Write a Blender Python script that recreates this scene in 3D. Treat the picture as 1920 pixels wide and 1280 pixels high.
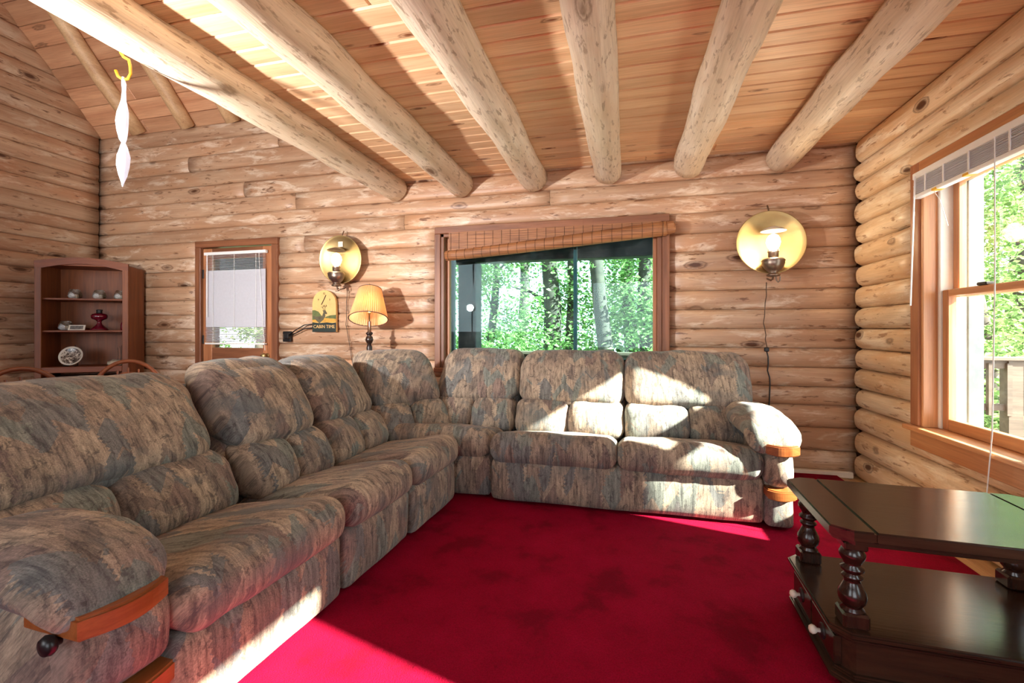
import bpy, bmesh, math, random
from mathutils import Vector, Matrix, noise, Euler
R = math.radians
random.seed(7)
S = bpy.context.scene
for o in list(bpy.data.objects): bpy.data.objects.remove(o)
COL = S.collection

# ------------------------------------------------------------------ camera
YAW = 14.15
cam = bpy.data.cameras.new('camera'); camo = bpy.data.objects.new('camera', cam); COL.objects.link(camo)
cam.sensor_width = 36; cam.lens = 16.0; cam.shift_y = -22/1920; cam.clip_start = .02
camo.location = (0, 0, 1.05); camo.rotation_euler = (R(90), 0, R(YAW)); S.camera = camo
# ------------------------------------------------------------------ sky, sun, exposure
SKY = 4.4; SUN = 40.0; FLASH = 260.0; EXPO = 0.68
w = bpy.data.worlds.new('sky'); S.world = w; w.use_nodes = True
bg = w.node_tree.nodes['Background']; bg.inputs[0].default_value = (.86, .94, 1, 1); bg.inputs[1].default_value = SKY
sl = bpy.data.lights.new('sun', 'SUN'); sl.energy = SUN; sl.angle = R(.9); sl.color = (1, .93, .82)
so = bpy.data.objects.new('sun', sl); COL.objects.link(so)
so.rotation_euler = Vector((-1, .26, -.61)).to_track_quat('-Z', 'Y').to_euler(); so.location = (8, -3, 6)
FLASH_POS = (-2.43, .66, 1.40)
fl = bpy.data.lights.new('flash_bulb', 'SPOT'); fl.energy = FLASH; fl.shadow_soft_size = .05; fl.color = (1, .96, .93); fl.spot_size = R(128); fl.spot_blend = .55
flo = bpy.data.objects.new('flash_bulb', fl); COL.objects.link(flo); flo.location = FLASH_POS; flo.rotation_euler = Vector((.08, .87, .5)).to_track_quat('-Z', 'Y').to_euler()
S.view_settings.view_transform = 'Standard'; S.view_settings.look = 'None'
S.view_settings.exposure = EXPO; S.view_settings.gamma = 1; S.view_settings.use_curve_mapping = False

# ------------------------------------------------------------------ room dimensions
BY = 3.765; RX = 1.61; LX = -5.63; FY = -3.7; CZ = 2.39; EZ = 3.15; SL = R(48)
JZ = [0, .172, .34, .50, .634, .775, .916, 1.058, 1.203, 1.352, 1.50, 1.653, 1.795, 1.955, 2.089, 2.215, 2.375, 2.53, 2.685, 2.84, 2.995, 3.15]

# ------------------------------------------------------------------ helpers
def link(name, me, mat=None, parent=None, smooth=False):
    if mat: me.materials.append(mat)
    if smooth:
        for p in me.polygons: p.use_smooth = True
    o = bpy.data.objects.new(name, me); COL.objects.link(o)
    if parent: o.parent = parent
    return o
def obj(name, bm, mat=None, parent=None, smooth=False):
    me = bpy.data.meshes.new(name); bmesh.ops.recalc_face_normals(bm, faces=bm.faces); bm.to_mesh(me); bm.free()
    return link(name, me, mat, parent, smooth)
def pyobj(name, v, f, mat=None, parent=None, smooth=False):
    me = bpy.data.meshes.new(name); me.from_pydata(v, [], f); me.update()
    return link(name, me, mat, parent, smooth)
def tag(o, label, cat, group=None, kind=None):
    o['label'] = label; o['category'] = cat
    if group: o['group'] = group
    if kind: o['kind'] = kind
    return o
def thing(name, label, cat, loc=(0, 0, 0), rz=0, group=None):
    o = bpy.data.objects.new(name, None); COL.objects.link(o); o.empty_display_size = .1
    o.location = loc; o.rotation_euler = (0, 0, rz)
    return tag(o, label, cat, group)
def struct(o): o['kind'] = 'structure'; return o
def BM(): return bmesh.new()
def box(bm, x0, x1, y0, y1, z0, z1, bev=0, M=None, seg=1):
    t = bmesh.new(); bmesh.ops.create_cube(t, size=1)
    for v in t.verts: v.co = Vector(((x0+x1)/2+v.co.x*(x1-x0), (y0+y1)/2+v.co.y*(y1-y0), (z0+z1)/2+v.co.z*(z1-z0)))
    if bev: bmesh.ops.bevel(t, geom=t.edges[:], offset=bev, segments=seg, affect='EDGES', profile=.5)
    if M: bmesh.ops.transform(t, matrix=M, verts=t.verts)
    me = bpy.data.meshes.new('t'); t.to_mesh(me); t.free(); bm.from_mesh(me); bpy.data.meshes.remove(me)
    return bm
def tube(bm, pts, r, n=8, cap=True):
    pts = [Vector(p) for p in pts]; rs = r if isinstance(r, (list, tuple)) else [r]*len(pts)
    rings = []; up = None
    for i, p in enumerate(pts):
        t = (pts[min(i+1, len(pts)-1)]-pts[max(i-1, 0)]).normalized()
        if up is None:
            up = Vector((0, 0, 1)) if abs(t.z) < .9 else Vector((1, 0, 0))
        a = (up - t*up.dot(t)).normalized(); b = t.cross(a); up = a
        rings.append([bm.verts.new(p+(a*math.cos(k*2*math.pi/n)+b*math.sin(k*2*math.pi/n))*rs[i]) for k in range(n)])
    for i in range(len(rings)-1):
        for k in range(n): bm.faces.new((rings[i][k], rings[i][(k+1) % n], rings[i+1][(k+1) % n], rings[i+1][k]))
    if cap: bm.faces.new(rings[0][::-1]); bm.faces.new(rings[-1])
    return bm
def lathe(bm, prof, n=24, M=None, cap=True):
    M = M or Matrix(); rings = []
    for r, z in prof:
        rings.append([bm.verts.new(M @ Vector((max(r, 1e-4)*math.cos(2*math.pi*k/n), max(r, 1e-4)*math.sin(2*math.pi*k/n), z))) for k in range(n)])
    for i in range(len(rings)-1):
        for k in range(n): bm.faces.new((rings[i][k], rings[i][(k+1) % n], rings[i+1][(k+1) % n], rings[i+1][k]))
    if cap: bm.faces.new(rings[0][::-1]); bm.faces.new(rings[-1])
    return bm
def prism(bm, pts, d0, d1, axis='z', M=None):
    # pts 2D outline extruded from d0 to d1; axis z: (x,y), y: (x,z), x: (y,z)
    def P(p, d): 
        v = Vector((p[0], p[1], d)) if axis == 'z' else Vector((p[0], d, p[1])) if axis == 'y' else Vector((d, p[0], p[1]))
        return M @ v if M else v
    a = [bm.verts.new(P(p, d0)) for p in pts]; b = [bm.verts.new(P(p, d1)) for p in pts]
    bm.faces.new(a[::-1]); bm.faces.new(b); n = len(pts)
    for i in range(n): bm.faces.new((a[i], a[(i+1) % n], b[(i+1) % n], b[i]))
    return bm
def lerp(a, b, t): return a+(b-a)*t
def pillow(name, x0, x1, y0, y1, z0, z1, r, mat, parent, puff=(0, 0, 0), n=(18, 14, 12), fn=None, wr=.006, fq=5.0, M=None, seed=None):
    a, b, c = (x1-x0)/2, (y1-y0)/2, (z1-z0)/2; C = Vector(((x0+x1)/2, (y0+y1)/2, (z0+z1)/2))
    h = (a, b, c); r = min(r, a*.99, b*.99, c*.99); sd = random.random()*50 if seed is None else seed
    vs = []; fs = []; ix = {}
    nodes = [[math.sin(math.pi/2*(-1+2*i/k)) for i in range(k+1)] for k in n]
    def vid(i, j, k):
        key = (i, j, k)
        if key in ix: return ix[key]
        s = (nodes[0][i], nodes[1][j], nodes[2][k])
        p = Vector((s[0]*a, s[1]*b, s[2]*c)); q = Vector([max(-(h[m]-r), min(h[m]-r, p[m])) for m in range(3)])
        d = p-q; dn = d.normalized(); p = q+dn*r
        for m in range(3):
            if puff[m]:
                o1, o2 = [x for x in range(3) if x != m]
                p[m] += puff[m]*s[m]*(1-s[o1]**2)*(1-s[o2]**2)
        P = C+p
        if wr:
            e = noise.noise(P*fq+Vector((sd, sd*2, 0))) + .5*noise.noise(P*fq*2.7+Vector((0, sd, sd)))
            P = P+dn*wr*e
        if fn: P = fn(P)
        if M: P = M @ P
        ix[key] = len(vs); vs.append(P); return ix[key]
    for ax in range(3):
        o1, o2 = [x for x in range(3) if x != ax]
        for side in (0, n[ax]):
            for i in range(n[o1]):
                for j in range(n[o2]):
                    q = []
                    for di, dj in ((0, 0), (1, 0), (1, 1), (0, 1)):
                        t = [0, 0, 0]; t[ax] = side; t[o1] = i+di; t[o2] = j+dj; q.append(vid(*t))
                    if (side == 0) ^ (ax == 1): q.reverse()
                    fs.append(q)
    return pyobj(name, vs, fs, mat, parent, True)
def copy_tree(o, parent=None):
    c = o.copy(); COL.objects.link(c)
    if parent: c.parent = parent
    for ch in list(o.children):
        d = ch.copy(); COL.objects.link(d); d.parent = c
        for g in list(ch.children):
            e = g.copy(); COL.objects.link(e); e.parent = d
    return c
def text_obj(name, body, size, M, mat, parent, ext=.0006, align='CENTER'):
    cu = bpy.data.curves.new('txt', 'FONT'); cu.body = body; cu.size = size; cu.align_x = align; cu.align_y = 'CENTER'; cu.extrude = ext; cu.resolution_u = 2
    t = bpy.data.objects.new('txt', cu); COL.objects.link(t); bpy.context.view_layer.update()
    me = bpy.data.meshes.new_from_object(t.evaluated_get(bpy.context.evaluated_depsgraph_get()))
    bpy.data.objects.remove(t); me.transform(M); me.materials.clear()
    return link(name, me, mat, parent)

# ------------------------------------------------------------------ materials
def srgb(r, g, b):
    f = lambda c: ((c/255+.055)/1.055)**2.4 if c > 10 else c/255/12.92
    return (f(r), f(g), f(b), 1)
class NT:
    def __init__(s, name):
        s.m = bpy.data.materials.new(name); s.m.use_nodes = True; s.t = s.m.node_tree; s.p = s.t.nodes['Principled BSDF']
        s.out = s.t.nodes['Material Output']
    def n(s, typ, **kw):
        x = s.t.nodes.new(typ)
        for k, v in kw.items():
            if k.startswith('i_'): x.inputs[k[2:].replace('_', ' ')].default_value = v
            else: setattr(x, k, v)
        return x
    def l(s, a, b): s.t.links.new(a, b)
    def math(s, op, a, b=None, c=None):
        x = s.n('ShaderNodeMath', operation=op)
        for i, v in enumerate((a, b, c)):
            if v is None: continue
            if hasattr(v, 'links'): s.l(v, x.inputs[i])
            else: x.inputs[i].default_value = v
        return x.outputs[0]
    def ramp(s, fac, stops, interp='LINEAR'):
        x = s.n('ShaderNodeValToRGB'); e = x.color_ramp.elements; x.color_ramp.interpolation = interp
        while len(e) < len(stops): e.new(.5)
        for k, (p, c) in zip(e, stops): k.position = p; k.color = c if len(c) == 4 else (*c, 1)
        s.l(fac, x.inputs[0]); return x.outputs[0]
    def mix(s, fac, a, b, mode='MIX'):
        x = s.n('ShaderNodeMix', data_type='RGBA', blend_type=mode)
        for sock, v in ((x.inputs[0], fac), (x.inputs[6], a), (x.inputs[7], b)):
            if hasattr(v, 'links'): s.l(v, sock)
            else: sock.default_value = v
        return x.outputs[2]
    def coords(s, scale=(1, 1, 1), rnd=True, src='Object'):
        tc = s.n('ShaderNodeTexCoord'); v = tc.outputs[src]
        if rnd:
            oi = s.n('ShaderNodeObjectInfo'); cm = s.n('ShaderNodeCombineXYZ')
            for i, k in enumerate((37., 71., 53.)): s.l(s.math('MULTIPLY', oi.outputs['Random'], k), cm.inputs[i])
            ad = s.n('ShaderNodeVectorMath', operation='ADD'); s.l(v, ad.inputs[0]); s.l(cm.outputs[0], ad.inputs[1]); v = ad.outputs[0]
            s.rnd = oi.outputs['Random']
        return s.sc(v, scale)
    def sc(s, v, scale):
        mp = s.n('ShaderNodeVectorMath', operation='MULTIPLY'); s.l(v, mp.inputs[0]); mp.inputs[1].default_value = scale; return mp.outputs[0]
    def noise(s, v, scale=1, detail=4, rough=.55, dist=0):
        x = s.n('ShaderNodeTexNoise'); x.inputs['Scale'].default_value = scale; x.inputs['Detail'].default_value = detail
        x.inputs['Roughness'].default_value = rough; x.inputs['Distortion'].default_value = dist; s.l(v, x.inputs['Vector']); return x.outputs[0]
    def bump(s, h, strength=.3, dist=.01):
        b = s.n('ShaderNodeBump'); b.inputs['Strength'].default_value = strength; b.inputs['Distance'].default_value = dist
        s.l(h, b.inputs['Height']); s.l(b.outputs[0], s.p.inputs['Normal'])
    def col(s, c): s.l(c, s.p.inputs['Base Color']) if hasattr(c, 'links') else setattr(s.p.inputs['Base Color'], 'default_value', c)
def plain(name, c, rough=.5, metal=0, bumpy=0, var=.12, scale=30, **kw):
    t = NT(name); v = t.coords(rnd=False); nz = t.noise(v, scale, 4)
    dark = tuple(x*(1-var) for x in c[:3])+(1,); lite = tuple(min(1, x*(1+var)) for x in c[:3])+(1,)
    t.col(t.ramp(nz, [(.3, dark), (.7, lite)])); t.p.inputs['Roughness'].default_value = rough; t.p.inputs['Metallic'].default_value = metal
    if bumpy: t.bump(nz, bumpy, .004)
    for k, x in kw.items(): t.p.inputs[k.replace('_', ' ')].default_value = x
    return t.m
def axis_scale(ax, along, across):
    return tuple(along if i == ax else across for i in range(3))
def wood(name, ax, lo, hi, fleck=None, knot=None, grain=9, rough=.5, fleck_amt=.66, knot_s=(1.7, 4.6), var=.18, bump=.25, blotch=None, pale=None, fs=(7, 34), fo=.85):
    t = NT(name); base = t.coords()
    g = t.noise(t.sc(base, axis_scale(ax, grain*.09, grain)), 1, 6, .6, .6)
    c = t.ramp(g, [(.3, lo), (.68, hi)])
    fine = t.noise(t.sc(base, axis_scale(ax, 4, 130)), 1, 3, .6)
    c = t.mix(.35, c, t.ramp(fine, [(.3, (.45, .40, .36, 1)), (.6, (1, 1, 1, 1))]), 'MULTIPLY')
    if blotch:
        b = t.noise(t.sc(base, axis_scale(ax, 1.6, 5)), 1, 3, .6)
        c = t.mix(t.ramp(b, [(.45, (0, 0, 0, 1)), (.7, (.75, .75, .75, 1))]), c, blotch)
    if pale:
        b2 = t.noise(t.sc(base, axis_scale(ax, 2.6, 11)), 1, 5, .7, .5)
        c = t.mix(t.ramp(b2, [(.52, (0, 0, 0, 1)), (.66, (.7, .7, .7, 1))]), c, pale)
    if fleck:
        f = t.noise(t.sc(base, axis_scale(ax, *fs)), 1, 5, .62, .3)
        c = t.mix(t.ramp(f, [(fleck_amt, (0, 0, 0, 1)), (fleck_amt+.06, (fo, fo, fo, 1))]), c, fleck)
    if knot:
        vo = t.n('ShaderNodeTexVoronoi'); vo.inputs['Scale'].default_value = 1
        t.l(t.sc(base, axis_scale(ax, *knot_s)), vo.inputs['Vector'])
        kk = t.math('ADD', vo.outputs['Distance'], t.math('MULTIPLY', t.math('SUBTRACT', f if fleck else fine, .5), .12))
        k = t.ramp(kk, [(.06, (1, 1, 1, 1)), (.11, (.25, .25, .25, 1)), (.13, (.7, .7, .7, 1)), (.16, (0, 0, 0, 1))])
        c = t.mix(k, c, knot)
    hs = t.n('ShaderNodeHueSaturation'); t.l(c, hs.inputs['Color'])
    t.l(t.math('ADD', t.math('MULTIPLY', t.rnd, var*2), 1-var), hs.inputs['Value'])
    t.l(hs.outputs[0], t.p.inputs['Base Color']); t.p.inputs['Roughness'].default_value = rough
    t.bump(t.math('ADD', g, t.math('MULTIPLY', fine, .4)), bump, .012)
    return t.m
FLK = srgb(105, 66, 40); KNT = srgb(84, 50, 30)
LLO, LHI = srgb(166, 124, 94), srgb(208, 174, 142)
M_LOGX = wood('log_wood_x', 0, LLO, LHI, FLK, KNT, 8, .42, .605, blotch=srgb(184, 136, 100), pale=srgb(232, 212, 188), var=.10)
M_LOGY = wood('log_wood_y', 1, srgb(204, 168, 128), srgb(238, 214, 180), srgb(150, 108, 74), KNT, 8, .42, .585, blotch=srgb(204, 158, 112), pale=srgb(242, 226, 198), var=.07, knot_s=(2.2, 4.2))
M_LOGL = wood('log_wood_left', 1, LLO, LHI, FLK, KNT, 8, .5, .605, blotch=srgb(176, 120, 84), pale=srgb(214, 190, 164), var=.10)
M_BEAM = wood('beam_wood', 1, srgb(212, 190, 160), srgb(240, 226, 204), srgb(150, 126, 102), srgb(116, 88, 66), 9, .5, .56, (1.5, 3.6), .05, .35, fs=(10, 46), fo=.7, blotch=srgb(206, 180, 148))
M_RAFT = wood('rafter_wood', 1, srgb(186, 144, 102), srgb(218, 182, 138), FLK, KNT, 9, .5, .66, (1.1, 3.2), .05, .3)
M_CEIL = wood('ceiling_pine', 0, srgb(218, 168, 124), srgb(242, 206, 164), None, srgb(120, 64, 34), 10, .42, .7, (2.6, 9), .13, .1)
M_ROOF = wood('roof_pine', 0, srgb(184, 128, 92), srgb(218, 168, 128), None, KNT, 8, .5, .7, (1.4, 6), .2, .1)
M_TRIMX = wood('cedar_x', 0, srgb(108, 64, 42), srgb(152, 98, 66), None, None, 14, .45, var=.06, bump=.1)
M_TRIMZ = wood('cedar_z', 2, srgb(108, 64, 42), srgb(152, 98, 66), None, None, 14, .45, var=.06, bump=.1)
M_OAKX = wood('window_pine_y', 1, srgb(178, 112, 66), srgb(210, 150, 100), None, None, 14, .35, var=.05, bump=.08)
M_OAKZ = wood('window_pine_z', 2, srgb(178, 112, 66), srgb(210, 150, 100), None, None, 14, .35, var=.05, bump=.08)
M_CASEZ = wood('casing_z', 2, srgb(148, 88, 54), srgb(190, 128, 86), None, None, 14, .45, var=.05, bump=.08)
M_HUTCH = wood('hutch_oak', 2, srgb(104, 52, 20), srgb(142, 78, 36), None, None, 16, .5, var=.05, bump=.1)
M_HUTCHX = wood('hutch_oak_x', 0, srgb(110, 52, 20), srgb(146, 78, 36), None, None, 16, .5, var=.05, bump=.1)
M_ARMW = wood('arm_oak', 0, srgb(120, 62, 28), srgb(166, 98, 50), None, None, 20, .32, var=.04, bump=.1)
M_DARK = wood('dark_table_wood', 0, srgb(34, 22, 16), srgb(66, 44, 32), None, None, 16, .2, var=.04, bump=.04)
M_DARKZ = wood('dark_turned_wood', 2, srgb(34, 20, 15), srgb(62, 38, 28), None, None, 16, .22, var=.04, bump=.04)
M_FLOOR = wood('floor_wood', 1, srgb(176, 130, 84), srgb(214, 172, 122), None, None, 9, .4, var=.1, bump=.08)
M_BENT = wood('bentwood', 0, srgb(86, 42, 22), srgb(126, 66, 36), None, None, 16, .3, var=.04, bump=.05)
M_DECK = wood('deck_wood', 0, srgb(78, 64, 52), srgb(114, 96, 80), None, None, 12, .7, var=.1, bump=.1)
M_ENDG = plain('end_grain', srgb(128, 84, 54), .7, scale=60)
M_GAP = plain('joint_dark', srgb(96, 62, 40), .8)
M_WHITE = plain('white_vinyl', srgb(236, 234, 230), .35, var=.02)
M_CREAM = plain('cream_paint', srgb(226, 216, 200), .4, var=.03)
M_BRASS = plain('brass_plate', srgb(186, 160, 110), .46, .95, var=.08, scale=9)
M_PEWT = plain('pewter', srgb(138, 122, 108), .35, .9, var=.15)
M_IRON = plain('dark_iron', srgb(40, 36, 34), .5, .4)
M_BLACK = plain('black_plastic', srgb(24, 24, 26), .35)
M_CORD = plain('brown_cord', srgb(74, 54, 42), .6)
M_YEL = plain('yellow_vinyl', srgb(232, 176, 46), .3)
M_LAMPW = plain('lamp_pole_wood', srgb(44, 28, 22), .3)
M_STONE = plain('pale_stone', srgb(196, 182, 158), .7, bumpy=.4)
M_TEALBAR = plain('blue_grey_sash', srgb(60, 74, 84), .5); M_STOP = plain('grey_green_stop', srgb(84, 92, 88), .6)
M_BARK = plain('bark', srgb(62, 54, 46), .9, var=.35, scale=9, bumpy=.5)
M_GROUND = plain('forest_floor', srgb(96, 112, 62), .9, var=.4, scale=1.2)
M_PORCH = plain('porch_timber', srgb(38, 40, 44), .8, var=.2, scale=6)

def m_fabric():
    t = NT('sofa_fabric'); tc = t.n('ShaderNodeTexCoord'); sp = t.n('ShaderNodeSeparateXYZ'); t.l(tc.outputs['Object'], sp.inputs[0])
    oi = t.n('ShaderNodeObjectInfo'); rn = oi.outputs['Random']
    X = t.math('ADD', t.math('ADD', sp.outputs[0], t.math('MULTIPLY', sp.outputs[1], .14)), t.math('MULTIPLY', rn, 9.7)); V = t.math('ADD', sp.outputs[1], sp.outputs[2])
    V = t.math('ADD', V, t.math('MULTIPLY', rn, 5.3))
    def vec(a, b):
        c = t.n('ShaderNodeCombineXYZ'); t.l(a, c.inputs[0]); t.l(b, c.inputs[1]); return c.outputs[0]
    P = vec(X, V)
    # zigzag teeth on the patch borders
    z = t.math('PINGPONG', t.math('MULTIPLY', V, 44), .5)
    nz = t.noise(t.sc(P, (5, 5, 1)), 1, 3)
    Xd = t.math('ADD', t.math('ADD', t.math('MULTIPLY', X, 13), t.math('MULTIPLY', z, .30)), t.math('MULTIPLY', nz, .9))
    tri = t.math('PINGPONG', t.math('MULTIPLY', X, 7.5), .5)
    Vd = t.math('ADD', t.math('MULTIPLY', V, 7.0), t.math('MULTIPLY', tri, 1.5))
    vo = t.n('ShaderNodeTexVoronoi', distance='CHEBYCHEV'); vo.inputs['Scale'].default_value = 1; t.l(vec(Xd, Vd), vo.inputs['Vector'])
    sc = t.n('ShaderNodeSeparateColor'); t.l(vo.outputs['Color'], sc.inputs[0])
    pal = t.ramp(sc.outputs[0], [(0, srgb(150, 132, 112)), (.22, srgb(112, 98, 88)), (.36, srgb(92, 98, 100)), (.50, srgb(166, 148, 126)),
                                 (.66, srgb(106, 118, 112)), (.78, srgb(116, 94, 86)), (.88, srgb(136, 118, 102))], 'CONSTANT')
    pal = t.mix(.25, pal, srgb(160, 148, 136)); sp_ = t.noise(t.sc(P, (240, 190, 1)), 1, 2, .6)
    pal = t.mix(.6, pal, t.ramp(sp_, [(.3, (.55, .54, .53, 1)), (.65, (1.45, 1.42, 1.4, 1))]), 'MULTIPLY')
    st = t.noise(t.sc(P, (58, 6.5, 1)), 1, 6, .74, .3)
    c = t.mix(.85, pal, t.ramp(st, [(.36, (.26, .25, .26, 1)), (.50, (.86, .85, .84, 1)), (.62, (1.30, 1.27, 1.22, 1))]), 'MULTIPLY')
    # printed dark brush marks
    mk = t.noise(t.sc(P, (26, 17, 1)), 1, 7, .78, .6)
    c = t.mix(t.ramp(mk, [(.54, (0, 0, 0, 1)), (.62, (.7, .7, .7, 1))]), c, srgb(60, 54, 52))
    mk2 = t.noise(t.sc(P, (3.2, 3.2, 1)), 1, 3, .5, 1.2)
    c = t.mix(t.ramp(mk2, [(.55, (0, 0, 0, 1)), (.70, (.55, .55, .55, 1))]), c, srgb(94, 100, 100))
    t.col(c); t.p.inputs['Roughness'].default_value = .92; t.p.inputs['Sheen Weight'].default_value = .1
    wv = t.noise(t.sc(P, (420, 300, 1)), 1, 2)
    t.bump(t.math('ADD', t.math('MULTIPLY', wv, .5), st), .35, .004)
    return t.m
M_FAB = m_fabric()
def m_carpet():
    t = NT('crimson_carpet'); v = t.coords(rnd=False)
    a = t.noise(v, 4.5, 5, .6); f = t.noise(v, 260, 2)
    c = t.ramp(a, [(.36, srgb(118, 0, 30)), (.46, srgb(140, 0, 38)), (.7, srgb(152, 2, 44))])
    c = t.mix(.5, c, t.ramp(f, [(.3, (.5, .5, .5, 1)), (.65, (1.15, 1.15, 1.15, 1))]), 'MULTIPLY')
    t.col(c); t.p.inputs['Roughness'].default_value = .95; t.p.inputs['Specular IOR Level'].default_value = .1
    t.bump(f, .6, .006); return t.m
M_CARPET = m_carpet()
def m_glass(name, tint, refl=1.0, dust=0):
    t = NT(name); t.t.nodes.remove(t.p)
    tr = t.n('ShaderNodeBsdfTransparent'); tr.inputs[0].default_value = tint; gl = t.n('ShaderNodeBsdfGlossy'); gl.inputs['Roughness'].default_value = .01
    lw = t.n('ShaderNodeLayerWeight'); lw.inputs[0].default_value = .5; mx = t.n('ShaderNodeMixShader')
    fz = t.math('MULTIPLY', t.math('ADD', t.math('MULTIPLY', t.math('POWER', lw.outputs['Facing'], 5), .9), .04), refl)
    t.l(t.math('MINIMUM', fz, .95), mx.inputs[0]); t.l(tr.outputs[0], mx.inputs[1]); t.l(gl.outputs[0], mx.inputs[2]); last = mx.outputs[0]
    if dust:
        v = t.coords(rnd=False); df = t.n('ShaderNodeBsdfDiffuse'); m2 = t.n('ShaderNodeMixShader')
        t.l(t.math('MULTIPLY', t.ramp(t.noise(v, 6, 6, .7), [(.45, (0, 0, 0, 1)), (.8, (1, 1, 1, 1))]), dust), m2.inputs[0]); t.l(last, m2.inputs[1]); t.l(df.outputs[0], m2.inputs[2]); last = m2.outputs[0]
    t.l(last, t.out.inputs[0]); return t.m
M_GLASS = m_glass('clear_pane', (.93, .97, .96, 1), 1, .06)
M_TEAL = m_glass('teal_pane', (.70, .92, .92, 1), .45, .05)
M_JAR = m_glass('pressed_glass', (.80, .76, .68, 1), 1.5, .9)
M_RUBY = m_glass('ruby_glass', (.42, .02, .07, 1), 3)
def m_emit(name, c, s):
    t = NT(name); t.p.inputs['Base Color'].default_value = c; t.p.inputs['Emission Color'].default_value = c; t.p.inputs['Emission Strength'].default_value = s; return t.m
M_BULB = m_emit('lit_bulb', (1, .88, .68, 1), 7)
M_FLASHF = m_emit('lit_flash_front', (1, .97, .92, 1), 30)
def m_shade():
    t = NT('pleated_shade'); v = t.coords(rnd=False); t.col(t.ramp(t.noise(v, 20), [(.3, srgb(228, 184, 140)), (.7, srgb(240, 202, 160))]))
    t.p.inputs['Roughness'].default_value = .8
    tl = t.n('ShaderNodeBsdfTranslucent'); tl.inputs[0].default_value = srgb(250, 208, 156); mx = t.n('ShaderNodeMixShader'); mx.inputs[0].default_value = .45
    t.l(t.p.outputs[0], mx.inputs[1]); t.l(tl.outputs[0], mx.inputs[2]); t.l(mx.outputs[0], t.out.inputs[0]); return t.m
M_SHADE = m_shade()
def m_thin(name, c, tr):
    t = NT(name); v = t.coords(rnd=False); t.col(t.ramp(t.noise(v, 40), [(.3, tuple(x*.92 for x in c[:3])+(1,)), (.7, c)])); t.p.inputs['Roughness'].default_value = .4
    tl = t.n('ShaderNodeBsdfTranslucent'); tl.inputs[0].default_value = c; mx = t.n('ShaderNodeMixShader'); mx.inputs[0].default_value = tr
    t.l(t.p.outputs[0], mx.inputs[1]); t.l(tl.outputs[0], mx.inputs[2]); t.l(mx.outputs[0], t.out.inputs[0]); return t.m
M_SLAT = m_thin('white_slat', srgb(232, 230, 236), .35)
M_BAG = m_thin('white_plastic_film', srgb(238, 242, 252), .4)
def m_bamboo():
    t = NT('bamboo'); v = t.coords(rnd=False); s = t.noise(t.sc(v, (3, 3, 160)), 1, 2); c = t.ramp(s, [(.35, srgb(116, 72, 44)), (.6, srgb(168, 112, 70))])
    t.col(c); t.p.inputs['Roughness'].default_value = .55; t.bump(s, .5, .006); return t.m
M_BAMBOO = m_bamboo()
def m_leaf():
    t = NT('leaf'); t.t.nodes.remove(t.p); g = t.n('ShaderNodeNewGeometry')
    c = t.ramp(g.outputs['Random Per Island'], [(0, (.08, .15, .05, 1)), (.5, (.20, .33, .10, 1)), (1, (.42, .55, .24, 1))])
    d = t.n('ShaderNodeBsdfDiffuse'); tl = t.n('ShaderNodeBsdfTranslucent'); mx = t.n('ShaderNodeMixShader'); mx.inputs[0].default_value = .5
    t.l(c, d.inputs[0]); t.l(c, tl.inputs[0]); t.l(d.outputs[0], mx.inputs[1]); t.l(tl.outputs[0], mx.inputs[2]); t.l(mx.outputs[0], t.out.inputs[0]); return t.m
M_LEAF = m_leaf()

# ================================================================== STRUCTURE
def wall_slab(name, u0, u1, z0, z1, holes, d0, d1, axis, mat):
    # boards around rectangular holes; axis 'y' -> wall in xz plane, 'x' -> wall in yz plane
    us = sorted({u0, u1, *[h[0] for h in holes], *[h[1] for h in holes]}); zs = sorted({z0, z1, *[h[2] for h in holes], *[h[3] for h in holes]})
    us = [u for u in us if u0 <= u <= u1]; bm = BM()
    for i in range(len(us)-1):
        for j in range(len(zs)-1):
            cu, cz = (us[i]+us[i+1])/2, (zs[j]+zs[j+1])/2
            if any(h[0] < cu < h[1] and h[2] < cz < h[3] for h in holes): continue
            if axis == 'y': box(bm, us[i], us[i+1], d0, d1, zs[j], zs[j+1])
            else: box(bm, d0, d1, us[i], us[i+1], zs[j], zs[j+1])
    return struct(obj(name, bm, mat))
WIN = (-1.55, .245, .775, 1.955); DOOR = (-4.22, -3.345, 0, 1.89)
RW1 = (2.10, 2.945, .50, 1.955); RW2 = (-.25, .77, .50, 1.955)
fl_ = struct(obj('floor', box(BM(), LX-.2, RX+.2, FY-.2, BY+.2, -.12, -.012), M_FLOOR))
nb = int((RX+.1-1.2)/.085)
for i in range(6):
    x = 1.60-.088*(i+1); obj('floorboard', box(BM(), x+.001, x+.087, .4, BY+.02, -.0125, 0, .002), M_FLOOR, fl_)
wb = wall_slab('wall_back', LX-.2, RX+.2, 0, EZ+.05, [WIN, DOOR], BY+.035, BY+.19, 'y', M_GAP)
wr_ = wall_slab('wall_right', FY, BY+.035, 0, 7.6, [RW1, RW2], RX+.035, RX+.19, 'x', M_GAP)
wl = wall_slab('wall_left', FY, BY+.035, 0, 7.6, [], LX-.19, LX-.035, 'x', M_GAP)
wf = wall_slab('wall_front', LX-.2, RX+.2, 0, EZ+.05, [(-5.2, -2.4, 1.0, 3.1), (-.8, 1.45, .5, 2.2)], FY-.15, FY, 'y', M_LOGX)  # unseen wall behind the camera; its two openings are added for sky fill light
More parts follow.
